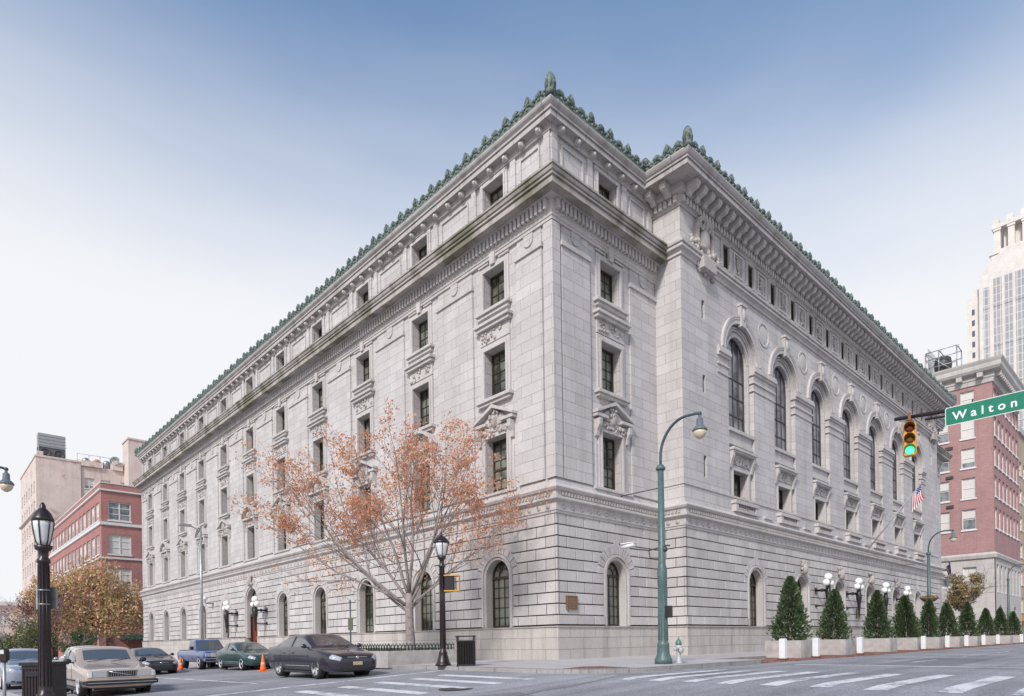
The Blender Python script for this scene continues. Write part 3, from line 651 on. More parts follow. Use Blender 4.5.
for i in range(8):      # impost blocks and pier panels
    a = E0+.0 if i == 0 else CB[i-1]+1.45; z = E1 if i == 7 else CB[i]-1.45
    l, r = (a if i == 0 else a-.1), (z if i == 7 else z+.1)
    for z0, z1, dd in ((15.66, 15.80, .10), (15.80, 15.98, .18), (15.98, 16.14, .12), (15.2, 15.30, .07), (14.75, 14.83, .05)): ar.fbox(FB, l-.0, r, z0, z1, -.3, dd)
    if 0 < i < 7:
        m_ = (a+z)/2; archring(ar, FB, m_, 18.35, .60, .70, -.04, .04, 24, 0, 360); ar.ball(FB(m_, 18.35, -.03), .58, 14, 6, (1, .12, 1))
        ar.fbox(FB, m_-.5, m_+.5, 7.62, 7.76, 0, .2)
ar.fbox(FB, BX0-.04, BX1+.04, 8.36, 8.46, -.05, .05); ar.fbox(FS, QY-.04, 0, 8.36, 8.46, -.05, .05)
ar.build('arcade_moulding', M_trim, CH)

# window dressings of the ordinary bays
def bay(F, c, k, ped):
    dr = MB()
    wframe(dr, F, c, HW, 16.3, 18.15, .26, -.02, .07); dr.fbox(F, c-HW-.42, c+HW+.42, 16.16, 16.3, -.02, .28); dr.fbox(F, c-HW-.3, c+HW+.3, 16.0, 16.16, -.02, .18)
    # crossette ornament with key over the upper window
    dr.fbox(F, c-1.2, c+1.2, 18.86, 18.96, -.02, .19); dr.fbox(F, c-1.05, c-.35, 18.48, 18.56, .05, .11); dr.fbox(F, c+.35, c+1.05, 18.48, 18.56, .05, .11)
    dr.fprism(F, [(c-.14, 18.3), (c+.14, 18.3), (c+.2, 18.9), (c-.2, 18.9)], .05, .2)
    # third floor: hood, frieze, frame, sill
    dr.fbox(F, c-1.22, c+1.22, 15.58, 15.72, -.02, .36); dr.fbox(F, c-1.14, c+1.14, 15.42, 15.58, -.02, .26); dr.fbox(F, c-1.02, c+1.02, 14.78, 15.42, -.02, .08)
    relief(rel, F, c-.92, c+.92, 14.86, 15.34, .1, 22, .075, k)
    wframe(dr, F, c, HW, 12.15, 14.45, .28, -.02, .08)
    dr.fbox(F, c-HW-.44, c+HW+.44, 12.0, 12.15, -.02, .30); dr.fbox(F, c-HW-.34, c+HW+.34, 11.86, 12.0, -.02, .2)
    # second floor
    wframe(dr, F, c, HW, 7.6, 10.3, .26, -.02, .08)
    for s in (-1, 1):
        dr.fprism(lambda uu, zz, dd, c=c, s=s: F(c+s*(HW+.38)-.1+dd, zz, uu), [(0, 10.0), (.12, 10.05), (.16, 10.3), (.3, 10.5), (.34, 10.8), (0, 10.8)], 0, .2)
        dr.fbox(F, *sorted((c+s*(HW+.26), c+s*(HW+.44))), 7.6, 9.7, -.02, .04)
    dr.fbox(F, c-HW-.3, c+HW+.3, 10.56, 10.8, -.02, .12)
    if ped == 'tri':
        dr.fbox(F, c-1.34, c-.5, 10.88, 11.02, -.02, .3); dr.fbox(F, c+.5, c+1.34, 10.88, 11.02, -.02, .3)
        for s in (-1, 1):
            dr.fprism(F, [(c, 11.60), (c+s*1.38, 11.02), (c+s*1.38, 11.15), (c, 11.77)][::s], -.02, .34)
        dr.fprism(F, [(c-1.1, 10.86), (c+1.1, 10.86), (c, 11.6)], -.02, .12)
        rel.ball(F(c, 11.0, .12), .25, 10, 8, (1, .6, 1.3)); relief(rel, F, c-1.0, c+1.0, 10.4, 10.9, .12, 40, .085, k+7); relief(rel, F, c-.3, c+.3, 11.1, 11.5, .2, 8, .09, k+8)
    elif ped == 'seg':
        dr.fbox(F, c-1.3, c+1.3, 10.86, 11.0, -.02, .34)
        archring(dr, F, c, 10.55, 1.28, 1.44, -.02, .42, 10, 158, 22)
        rel.ball(F(c, 11.15, .15), .3, 10, 8, (1, .6, 1.2)); relief(rel, F, c-1.1, c+1.1, 10.45, 11.3, .13, 56, .095, k+9)
    # panel line at the foot
    dr.fbox(F, c-1.4, c+1.4, 7.6, 7.72, -.02, .2)
    dr.build('window_surround', M_trim, CH, bevel=.01)
for k, c in enumerate(CL): bay(FL, c, k, 'tri' if k % 2 == 0 else 'seg')
bay(FP, CP[0], 31, 'tri'); bay(FP, CP2[0], 32, 'tri')
# keystones of street-level arches with carving (only the entrance and the avenue block centre are carved)
for (c, hw, hb, sp) in [ground_arch[0][5]]+ground_arch[2][1:5]:
    F = FL if hb < 0 else FB
    rel.ball(F(c, sp+hw+.45, .25), .24, 8, 6, (1, 1, 1.5)); relief(rel, F, c-.35, c+.35, sp+hw+.2, sp+hw+.95, .22, 22, .11, int(c))
rel.build('carved_relief', M_carve, CH)

# copper cresting
cr = MB()
def crest(path):
    P = offs(path, 0, False); B0 = 23.30
    for i in range(len(P)-1):
        a, c = Vector((*P[i], 0)), Vector((*P[i+1], 0)); d = (c-a); ln = d.length; d.normalize(); nn = Vector((d.y, -d.x, 0))
        F2 = lambda u, z, w=0, a=a, d=d, nn=nn: tuple(a+d*u+nn*w+Vector((0, 0, z)))
        cr.fbox(F2, 0, ln, B0, B0+.14, -.2, .04); cr.fbox(F2, 0, ln, B0+.14, B0+.40, -.16, -.03); cr.fbox(F2, 0, ln, B0+.40, B0+.46, -.2, .02)
        n = max(2, int(round(ln/.70))); n += n % 2; st = ln/n
        for k in range(n+1):
            u = k*st
            if (u < .3 and i > 0) or (k == n and i < len(P)-2): continue
            big = k % 2 == 0; h = .46 if big else .27; w = .20 if big else .22; z0 = B0+.42
            prof = [(1.0, 0), (1.12, .12), (1.12, .28), (.98, .46), (.74, .64), (.45, .8), (.2, .92), (0, 1)]
            cr.fprism(F2, [(u-w*p, z0+h*q) for p, q in prof]+[(u+w*p, z0+h*q) for p, q in prof[-2::-1]], -.14, -.02)
            for q in ((-.62, .62), (-.32, .85), (0, .97), (.32, .85), (.62, .62)):    # palmette ribs
                cr.tube([F2(u+q[0]*w*.3, z0, .0), F2(u+q[0]*w*.9, z0+h*q[1]*.55, .03), F2(u+q[0]*w, z0+h*q[1], -.02)], [.03, .035, .015], 5)
            for s in (-1, 1):
                if 0 < u+s*st*.5 < ln: cr.lathe(F2(u+s*st*.36, z0-.02, -.12), [(.10, 0), (.10, .12), (.03, .17)], 8, ax=nn)
            uu = min(u+st*.5, ln-.05); cr.ball(F2(uu, B0+.27, -.02), .085, 7, 5); cr.ball(F2(min(u+.02, ln-.05), B0+.27, -.02), .085, 7, 5)
cL = [(-.48, LY), (-.48, -.48), (BX0-1.26, -.48)]
cB = [(BX0-1.26, .6), (BX0-1.26, QY-1.26), (BX1+1.26, QY-1.26), (BX1+1.26, -.48)]
crest([(-.48, LY+.48), (-.48, -.48), (BX0-1.26, -.48)]); crest([(BX0-1.26, -.48), (BX0-1.26, QY-1.26), (BX1+1.26, QY-1.26), (BX1+1.26, -.48), (PX+.5, -.48)])
cr.build('copper_cresting', M_cop, CH, recalc=True)
for (x, y, s) in ((-.42, -.42, 1), (BX0-1.2, QY-1.2, 1), (BX1+1.2, QY-1.2, 1), (-.42, LY+.42, 1)):
    f = MB(); f.lathe((x, y, 23.4), [(.2, 0), (.21, .2), (.17, .3), (.19, .4), (.21, .55), (.19, .72), (.12, .88), (.05, .97), (.02, 1.0)], 12)
    for k in range(8):
        a = k*math.pi/4; f.tube([(x+.19*math.cos(a), y+.19*math.sin(a), 23.6), (x+.22*math.cos(a), y+.22*math.sin(a), 23.9), (x+.18*math.cos(a), y+.18*math.sin(a), 24.12), (x+.08*math.cos(a), y+.08*math.sin(a), 24.3)], .035, 5)
    f.build('corner_finial', M_cop, CH)

# windows: each one a part, its glazing bars a sub-part
def win_rect(F, c, hw, za, zb, dep, name='window', nx=3, nz=5, gl=M_glass, fm=M_bronze, rail=None, bar=.03):
    b = MB(); b.fbox(F, c-hw-.02, c+hw+.02, za-.02, zb+.02, dep-.06, dep)
    o = b.build(name, gl, CH)
    f = MB(); t = .09
    f.fbox(F, c-hw, c-hw+t, za, zb, dep, dep+.07); f.fbox(F, c+hw-t, c+hw, za, zb, dep, dep+.07); f.fbox(F, c-hw+t, c+hw-t, za, za+t, dep, dep+.07); f.fbox(F, c-hw+t, c+hw-t, zb-t*1.3, zb, dep, dep+.07)
    for k in range(1, nx):
        u = c-hw+2*hw*k/nx; f.fbox(F, u-bar/2, u+bar/2, za+t, zb-t*1.3, dep, dep+.04)
    for k in range(1, nz):
        z = za+(zb-za)*k/nz; q = bar*1.6 if rail == k else bar/2; f.fbox(F, c-hw+t, c+hw-t, z-q, z+q, dep, dep+.035+(.02 if rail == k else 0))
    f.build('glazing_bars', fm, o); return o
def win_arch(F, c, hw, za, sp, dep, name='arched_window', nx=4, nz=5, gl=M_glass, fm=M_bronze, bar=.03, fan=True):
    b = MB(); b.fprism(F, [(c-hw-.02, za-.02), (c+hw+.02, za-.02)]+arcpts(c, sp, hw+.02, 0, 180, 16), dep-.06, dep); o = b.build(name, gl, CH)
    f = MB(); t = .09
    f.fbox(F, c-hw, c-hw+t, za, sp, dep, dep+.07); f.fbox(F, c+hw-t, c+hw, za, sp, dep, dep+.07); f.fbox(F, c-hw+t, c+hw-t, za, za+t, dep, dep+.07); archring(f, F, c, sp, hw-t, hw, dep, dep+.07, 14)
    for k in range(1, nx):
        u = c-hw+2*hw*k/nx; zt = sp+(0 if fan else math.sqrt(max(hw*hw-(u-c)**2, 0))-.05); f.fbox(F, u-bar/2, u+bar/2, za+t, zt, dep, dep+.04)
    for k in range(1, nz): z = za+(sp-za)*k/nz; f.fbox(F, c-hw+t, c+hw-t, z-bar/2, z+bar/2, dep, dep+.04)
    if fan: f.fbox(F, c-hw+t, c+hw-t, sp-.06, sp+.06, dep, dep+.09)
    if fan:
        archring(f, F, c, sp+.06, hw*.42, hw*.42+.04, dep, dep+.04, 10)
        for k in range(1, 5):
            a = R(180*k/5); f.tube([F(c+hw*.42*math.cos(a), sp+.06+hw*.42*math.sin(a), dep+.02), F(c+(hw-t)*math.cos(a), sp+(hw-t)*math.sin(a), dep+.02)], bar/2, 4)
    f.build('glazing_bars', fm, o); return o
for F, cs in ((FL, CL), (FP, CP), (FP, CP2)):
    for c in cs:
        win_rect(F, c, HW, 7.55, 10.3, -.45, nz=6, rail=3); win_rect(F, c, HW, 12.15, 14.45, -.45, nz=5); win_rect(F, c, HW, 16.3, 18.15, -.45, nz=4)
        win_rect(F, c, .70, 20.5, 22.2, -.50, 'attic_window', nx=3, nz=4)
for i, (c, hw, hb, sp) in enumerate(ground_arch[0]):
    if i == 5: continue
    win_arch(FL, c, hw-.02, 1.44, sp, -.40)
for q, F in ((1, FP), (3, FP), (2, FB)):
    for c, hw, hb, sp in ground_arch[q]: win_arch(F, c, hw-.02, 1.44, sp, -.40)
for c in CB:
    win_arch(FB, c, 1.2, 12.15, 16.2, -.52, 'courtroom_window', nx=4, nz=4, gl=M_glass2, fm=M_irongrey, bar=.06, fan=False); win_rect(FB, c, .84, 8.42, 9.92, -.7, nx=2, nz=2)
for c in FW: win_rect(FB, c, .36, 20.52, 21.75, -.12, 'frieze_window', nx=1, nz=1, gl=M_dk)
for s in slits: b = MB(); b.fbox(FB, s[0]-.15, s[0]+.15, s[1], s[2], -.16, -.12); b.build('slit_window', M_dk, CH)
# entrance on the side street
c = dc; b = MB(); b.fbox(FL, c-1.1, c+1.1, -1.2, 3.1, -.42, -.36); door = b.build('door', plain('door_red', (.20, .035, .02), .45, noise_amt=.2), CH)
b = MB(); b.fbox(FL, c-.04, c+.04, -1, 2.9, -.36, -.30)
for s in (-1, 1):
    for z in (-.4, .8, 2.0): b.fbox(FL, c+s*.55-.35, c+s*.55+.35, z-.45, z+.45, -.36, -.33)
b.build('door_panel', plain('door_panel_brown', (.13, .03, .02), .45), door)
b = MB(); b.fbox(FL, c-1.1, c+1.1, 3.1, 3.3, -.5, -.2); b.fbox(FL, c-1.1, c-1.0, -1.2, 3.1, -.36, -.2); b.fbox(FL, c+1.0, c+1.1, -1.2, 3.1, -.36, -.2); b.build('door_frame', M_bronze, CH)
win_arch(FL, c, 1.10, 3.32, 4.28, -.40, 'fanlight', nx=4, nz=2)
b = MB(); 
for k in range(3): b.fbox(FL, c-1.9, c+1.9, -.9-.0, -.50-.16*k+.35, .1, .55+.35*k)
b.build('doorstep', M_plinth, CH)
# plaque by the corner arch (square bronze tablet with small lines of lettering)
pl = MB(); pl.fbox(FP, .42, 1.12, 2.12, 2.72, .10, .16); pq = pl.build('bronze_plaque', M_brass); tag(pq, 'small square bronze plaque on the courthouse corner beside an arched window', 'plaque')
pl = MB()
for k in range(7): pl.fbox(FP, .52+(.06 if k in (0, 6) else 0), 1.02-(.06 if k in (0, 6) else 0), 2.20+.065*k, 2.222+.065*k, .16, .165)
pl.fbox(FP, .42, 1.12, 2.12, 2.145, .16, .175); pl.fbox(FP, .42, 1.12, 2.695, 2.72, .16, .175); pl.fbox(FP, .42, .445, 2.145, 2.695, .16, .175); pl.fbox(FP, 1.095, 1.12, 2.145, 2.695, .16, .175)
pl.build('raised_border', plain('old_bronze', (.30, .19, .11), .4, metal=.4), pq)
pl = MB(); pl.fbox(FB, 30.3, 31.0, 2.1, 2.8, .10, .16); tag(pl.build('bronze_plaque', M_brass), 'dark square plaque on the avenue wall between lantern brackets', 'plaque')

# ================================================================== OTHER BUILDINGS
M_brick = stone('red_brick', (.38, .185, .165), (.44, .22, .195), bw=.42, bh=.14, mortar=.018, mc=1.35, stain=.2, speck=.2)
M_brick2 = stone('pink_brick', (.37, .22, .21), (.43, .26, .25), bw=.42, bh=.14, mortar=.018, mc=1.3, stain=.15, speck=.2)
M_cream = stone('old_painted_wall', (.68, .58, .52), (.70, .60, .54), bw=0, stain=.22, speck=.12)  # cream wall paint, lightened in the colour to suggest distance haze
def peeling():
    mt = stone('peeling_paint_wall', (.70, .60, .54), (.70, .60, .54), bw=0, stain=.15); N = mt.node_tree.nodes; L = mt.node_tree.links; b = N['Principled BSDF']  # same haze-lightened cream under the peeling patches
    src = b.inputs['Base Color'].links[0].from_socket; n = N.new('ShaderNodeTexNoise'); n.inputs['Scale'].default_value = .22; n.inputs['Detail'].default_value = 8; n.inputs['Roughness'].default_value = .75
    g2 = N.new('ShaderNodeNewGeometry'); L.new(g2.outputs['Position'], n.inputs[0]); cr = N.new('ShaderNodeValToRGB'); e = cr.color_ramp.elements; e[0].position = .54; e[0].color = (0, 0, 0, 1); e[1].position = .62; e[1].color = (.65,)*3+(1,)
    L.new(n.outputs[0], cr.inputs[0]); mx = N.new('ShaderNodeMixRGB'); mx.inputs[2].default_value = (.36, .20, .17, 1); L.new(cr.outputs[0], mx.inputs[0]); L.new(src, mx.inputs[1]); L.new(mx.outputs[0], b.inputs['Base Color']); return mt
M_peel = peeling()
M_lime = stone('limestone', (.52, .49, .465), (.55, .52, .495), bw=1.6, bh=.6, mortar=.014, mc=.75, stain=.15)
M_wtrim = plain('white_trim', (.66, .65, .64), .6, noise_amt=.08)
M_tower = stone('tower_granite', (.72, .67, .62), (.74, .69, .64), bw=0, stain=.05)
M_bglass = glassmat('far_glass', (.09, .11, .13), (.25, .27, .28), .5, rough=.12)
M_bglass2 = glassmat('shaded_sash_glass', (.12, .14, .15), (.26, .28, .28), .5, rough=.12)
def bwin(P, F, c, hw, za, zb, dep=-.25, gl=M_bglass, fr=M_wtrim, nx=2, rails=1, sill=True, t=.12):
    b = MB(); b.fbox(F, c-hw, c+hw, za, zb, dep-.04, dep); o = b.build('window', gl, P)
    f = MB(); f.fbox(F, c-hw, c-hw+t, za, zb, dep, dep+.1); f.fbox(F, c+hw-t, c+hw, za, zb, dep, dep+.1); f.fbox(F, c-hw+t, c+hw-t, za, za+t, dep, dep+.1); f.fbox(F, c-hw+t, c+hw-t, zb-t, zb, dep, dep+.1)
    for k in range(1, nx): u = c-hw+2*hw*k/nx; f.fbox(F, u-t*.6, u+t*.6, za+t, zb-t, dep, dep+.09)
    for k in range(1, rails+1): z = za+(zb-za)*k/(rails+1); f.fbox(F, c-hw+t, c+hw-t, z-t*.35, z+t*.35, dep, dep+.07)
    if sill: f.fbox(F, c-hw-.12, c+hw+.12, za-.2, za, dep, .12)
    f.build('window_frame', fr, o)
    q = brn.random()
    if q > .25 and hw > .6: b = MB(); b.fbox(F, c-hw+t, c+hw-t, zb-(zb-za-t)*(.45 if q < .65 else .75 if q < .85 else .98), zb-t, dep, dep+.012); b.build('blind', M_blind, o)
    return o
brn = random.Random(77); M_blind = plain('pale_blind', (.62, .60, .56), .7, noise_amt=.06)
def pbox(name, mat, P, *a, **k):
    b = MB()
    for q in a: b.box(*q)
    return b.build(name, mat, P, **k)
# ---- red brick office building beyond the courthouse on the side street
RB = thing('brick_office_building', 'red brick office building with white stone bands behind the autumn trees', 'office building')
FR1 = frame(0, 89.1, 0, 1, -1, 0); FR2 = frame(0, 89.1, 1, 0, 0, -1)
h1 = []; h2 = []
cs1 = [2.6+3.3*k for k in range(14)]; cs2 = [2.35, 8.2, 14, 20]
rowsz = [(19.35, 22.05), (14.4, 17.3), (9.6, 12.4), (4.6, 7.4)]
w_ = MB()
wall(w_, FR1, 0, 50, -2, 24.6, [('rect', c, 1.3, a, z) for c in cs1 for a, z in rowsz], 0, .4)
wall(w_, FR2, 0, 45, -2, 24.6, [('rect', c, 1.45, a, z) for c in cs2 for a, z in rowsz], 0, .4)
w_.box(1, 44, 90.2, 138, -2, 24.2); w_.build('wall', M_brick, RB, recalc=False)
pa = [(0, 139.1), (0, 89.1), (45, 89.1)]
for z0, z1, d in ((23.45, 23.75, .25), (18.5, 19.0, .22), (24.55, 24.75, .1), (13.6, 13.95, .2), (8.6, 8.95, .2)): sweep('stone_band', pa, [(-.1, z0), (d*.6, z0+.02), (d, z0+.08), (d, z1-.03), (-.1, z1)], M_wtrim, parent=RB)
for a, z in rowsz:
    for c in cs1: bwin(RB, FR1, c, 1.3, a, z, nx=2, rails=1, t=.16)
    for c in cs2: bwin(RB, FR2, c, 1.45, a, z, nx=2, rails=2, t=.14)
pbox('awning', plain('green_awning', (.02, .13, .11), .7), RB, (-1.6, 0, 90, 104, 1.8, 2.6), (2, 20, 87.6, 89.1, 1.9, 2.6))
pbox('brick_column', M_brick2, RB, (-.6, 0.3, 88.6, 89.6, -1.4, 4.2))
# ---- tall cream block behind it
CB_ = thing('cream_block', 'tall cream painted block with peeling side wall and roof tanks', 'building')
FC1 = frame(0, 154.5, 0, 1, -1, 0); FC2 = frame(0, 154.5, 1, 0, 0, -1)
w_ = MB(); cc1 = [3+4.2*k for k in range(6)]; rz = [38-4.4*k for k in range(5)]
wall(w_, FC1, 0, 27, -2, 43.2, [('rect', c, .9, z-2.2, z) for c in cc1 for z in rz], 0, .5)
wall(w_, FC2, 0, 8.3, -2, 43.2, [], 0)
w_.box(1, 8, 155.6, 181, -2, 43); w_.poly([(0,154.5,43.15),(8.3,154.5,43.15),(8.3,181.5,43.15),(0,181.5,43.15)])
w_.build('wall', M_peel, CB_, recalc=False)
w_ = MB(); c2 = [10, 13.2, 17.2, 20.2]; r2 = [39.8, 34.8, 30, 25]
wall(w_, FC2, 8.3, 24, -2, 42.6, [('rect', c, .95, z-2.4, z) for c in c2 for z in r2], -.3, .5); w_.box(8.8, 23.5, 156, 181, -2, 42.4); w_.build('rear_wing', M_cream, CB_, recalc=False)
for z in rz:
    for c in cc1: bwin(CB_, FC1, c, .9, z-2.2, z, -.35, sill=True, nx=1)
for z in r2:
    for c in c2: bwin(CB_, lambda u, z_, d=0: FC2(u, z_, d-.3), c, .95, z-2.4, z, -.35, nx=2)
b = MB(); sweep('', [(0, 181.5), (0, 154.5), (8.3, 154.5)], [(-.1, 42.9), (.15, 42.95), (.15, 43.35), (-.1, 43.4)], None, bm=b, fin=False); sweep('', [(0, 181.5), (0, 154.5), (.8, 154.5)], [(-.1, 30.4), (.5, 30.7), (.5, 31.1), (-.1, 31.2)], None, bm=b, fin=False); b.build('cornice', M_cream, CB_, recalc=False)
pbox('parapet_step', M_peel, CB_, (8.35, 12.4, 154.3, 155.0, 42.4, 43.6)); pbox('chimney', M_peel, CB_, (14.6, 16.7, 154.3, 157, 42.4, 44.4)); pbox('chimney', M_peel, CB_, (.3, 1.4, 154.7, 156, 43.2, 44.3)); pbox('stair_tower', M_cream, CB_, (17.0, 30, 150.5, 156, 30, 49.2), (16.8, 30.2, 150.3, 156.2, 49.2, 49.6))
ct = thing('cooling_unit', 'grey louvred cooling unit with round fans on the cream block roof', 'cooling unit', (3.3, 158, 43.3))
b = MB(); b.box(-2.5, 2.5, -1.2, 1.2, 2.6, 5.6)
for k in range(4): b.box(-2.6, 2.6, -1.3, -1.2, 2.9+.7*k, 3.1+.7*k)
b.build('casing', M_steel, ct)
b = MB(); b.box(-2.4, 2.4, -1.1, 1.1, 0, 2.6); b.build('fan_housing', plain('dark_louvre', (.10, .10, .11), .6), ct)
for k in (-1.3, 1.3):
    b = MB(); b.lathe((k, -1.12, 1.3), [(1.0, 0), (1.0, .12), (.85, .14), (.8, .05), (.3, .06), (.2, .12)], 20, ax=(0, -1, 0)); b.build('fan', M_irongrey, ct)
b = MB(); [b.box(x-.08, x+.08, y-.08, y+.08, 0, 2.6) for x in (-2.45, 2.45) for y in (-1.2, 1.2)]; b.build('leg', M_steel, ct)
tk = thing('roof_tanks', 'row of orange-tinted round tanks in a rail on the cream block roof', 'roof tanks', (11.5, 158, 42.6), 0)
for i, x in enumerate((-1.6, .6, 2.6)):
    b = MB(); b.lathe((x, 0, .3), [(.85, 0), (.85, 1.7), (.6, 2.1), (.15, 2.3)], 14); b.build('tank', plain('tank_orange', (.52, .24, .12), .6) if i == 1 else M_steel, tk)
b = MB()
for x in (-3.5, -1.2, 1, 3.4): b.tube([(x, -1.3, 0), (x, -1.3, 3.0)], .06, 5)
b.tube([(-3.5, -1.3, 3), (3.4, -1.3, 3)], .05, 5); b.tube([(-3.5, -1.3, 1.6), (3.4, -1.3, 1.6)], .05, 5); b.box(-3, 3.2, -1, 1, .1, .3); b.build('rail', M_steel, tk)
dh = thing('satellite_dish', 'grey round dish on the far end of the cream block roof', 'satellite dish', (15.3, 155, 42.6))
b = MB(); b.lathe((0, 0, 1.9), [(.05, 0), (.6, .12), (.95, .32), (1.1, .6), (1.06, .6), (.9, .4), (.05, .05)], 20, ax=(-.5, -.8, .25)); b.build('dish', M_steel, dh)
b = MB(); b.tube([(0, 0, 0), (0, .1, 2.4)], .12, 8); b.tube([(0, .1, 2.4), (-.7, -1.1, 2.7)], .05, 6); b.build('stand', M_irongrey, dh)
# ---- pale low building far left behind the trees
PB = thing('pale_low_building', 'low pale building glimpsed behind the trees at the far left', 'building')
F3 = frame(-34, 128, 1, 0, 0, -1); w_ = MB(); wall(w_, F3, 0, 33, -2, 8.8, [('rect', 2+3*k, .9, z, z+2) for k in range(10) for z in (1.2, 5.2)], 0, .4); w_.box(-33, -2, 129, 140, -2, 8.5); w_.build('wall', M_cream, PB, recalc=False)
for k in range(10):
    for z in (1.2, 5.2): bwin(PB, F3, 2+3*k, .9, z, z+2)
pbox('cornice', M_wtrim, PB, (-34.4, -.8, 127.5, 128.2, 8.6, 9.3))
# ---- brick hotel across the cross street on the right
HB = thing('brick_hotel', 'pink brick tower block with stone base and heavy cornice right of the courthouse', 'building')
FH1 = frame(78.7, -1.7, 0, 1, -1, 0); FH2 = frame(78.7, -1.7, 1, 0, 0, -1)
hz = [(29.9, 31.9), (25.9, 28.3), (22.1, 24.6), (18.2, 20.8), (14.2, 16.8)]
hc = [2.6, 5.4, 8.2, 11.0, 13.8, 16.6]; w_ = MB(); hc2 = [1.5+2.45*k for k in range(7)]
wall(w_, FH1, 0, 24, 10.6, 32.4, [('rect', c, .74, a, z) for c in hc for a, z in hz], 0, .4)
wall(w_, FH2, 0, 17.5, 10.6, 32.4, [('rect', c, .75, a, z) for c in hc2 for a, z in hz], 0, .4); w_.box(79.8, 95, 0, 22, 0, 32); w_.build('wall', M_brick2, HB, recalc=False)
w_ = MB(); wall(w_, FH1, 0, 24, -.2, 10.6, [('rect', c, .74, 7.0, 9.4) for c in hc], .08, .4); wall(w_, FH2, 0, 17.5, -.2, 10.6, [('rect', c, .6, 6.2, 9.6) for c in hc2]+[('arch', c, .95, .2, 3.6) for c in (2.7, 7.6, 12.5)], .08, .5); w_.build('stone_base', M_lime, HB, recalc=False)
for c in hc:
    for a, z in hz: bwin(HB, FH1, c, .74, a, z, nx=1, gl=M_bglass2, t=.1)
    bwin(HB, FH1, c, .74, 7.0, 9.4, nx=1, gl=M_bglass2)
for c in hc2:
    for a, z in hz: bwin(HB, FH2, c, .75, a, z, nx=1)
    bwin(HB, FH2, c, .6, 6.2, 9.6, nx=1)
for c in (2.7, 7.6, 12.5):
    b = MB(); b.fprism(FH2, [(c-.95, .2), (c+.95, .2)]+arcpts(c, 3.6, .95, 0, 180, 10), -.4, -.3); b.build('arched_window', M_bglass, HB)
hp = [(78.7, 22.3), (78.7, -1.7), (96.2, -1.7)]
sweep('cornice', hp, [(-.1, 32.3), (.15, 32.4), (.2, 32.9), (.3, 33.0), (.3, 33.5), (.9, 33.7), (1.1, 34.0), (1.1, 34.5), (1.25, 34.8), (1.3, 35.0), (0, 35.3)], M_lime, parent=HB)
sweep('belt_course', hp, [(-.1, 10.3), (.3, 10.4), (.4, 10.8), (.1, 11.1)], M_lime, parent=HB)
b = MB(); along(FH1, 0, 24, 2.2, lambda u: b.fbox(FH1, u-.3, u+.3, 33.05, 33.6, .28, .95)); along(FH2, 0, 17.5, .9, lambda u: b.fbox(FH2, u-.2, u+.2, 33.05, 33.6, .28, .9)); b.build('cornice_bracket_row', M_lime, HB)
b = MB(); b.poly([(78.7, -1.7, 35.1), (96.2, -1.7, 35.1), (96.2, 22.3, 35.1), (78.7, 22.3, 35.1)]); b.build('roof', M_conc, HB)
for c in (4.2, 9.8, 15.4):
    for z in (17.4, 21.2, 25.0):
        b = MB(); b.fbox(FH1, c, c+.8, z-.15, z+.2, -.05, .18) ; b.build('air_conditioner', M_irongrey, HB)
rp_ = thing('rooftop_plant', 'white rooftop plant room and dark drum in a pipe lattice on the hotel roof', 'rooftop equipment', (81.2, 5.2, 35.1))
pbox('plant_room', M_wtrim, rp_, (-1, 3, .3, 3.2, 0, 4.4))
b = MB(); b.lathe((0, -1.2, .6), [(.3, 0), (.95, .5), (1.05, 1.3), (.9, 2.1), (.3, 2.5)], 16); b.build('drum', M_irongrey, rp_)
b = MB()
for x in (-1.2, 1.4):
    for y in (-3, -1, .5): b.tube([(x, y, 0), (x, y, 3.6)], .07, 5)
    for z in (1.5, 2.6, 3.6): b.tube([(x, -3, z), (x, .5, z)], .06, 5)
    b.tube([(x, -3, 0), (x, .5, 3.6)], .05, 5)
for y in (-3, -1, .5): b.tube([(-1.2, y, 3.6), (1.4, y, 3.6)], .06, 5); b.tube([(0, y, 3.6), (0, y, 4.1)], .04, 5)
b.build('lattice_frame', M_steel, rp_)
# ---- tan building at the right edge
TB = thing('tan_building', 'tan office block in the narrow gap at the right edge behind the hotel', 'building')
FT = frame(97, -1.5, 1, 0, 0, -1); w_ = MB(); tcs = [2+3.2*k for k in range(8)]; wall(w_, FT, 0, 28, -.2, 30, [('rect', c, 1.0, z, z+2) for c in tcs for z in (4, 8, 12, 16, 20, 24)], 0, .4); w_.box(97, 124, -.6, 20, -.2, 29.8); w_.build('wall', stone('tan_wall', (.50, .40, .31), (.52, .42, .33), bw=0), TB, recalc=False)
for c in tcs:
    for z in (4, 8, 12, 16, 20, 24): bwin(TB, FT, c, 1.0, z, z+2, nx=1)
pbox('awning', plain('ochre_awning', (.42, .22, .06), .7), TB, (97.2, 110, -3, -1.5, 2.6, 3.4)); pbox('parapet', M_lime, TB, (96.8, 125, -1.8, -1.2, 30, 30.8))
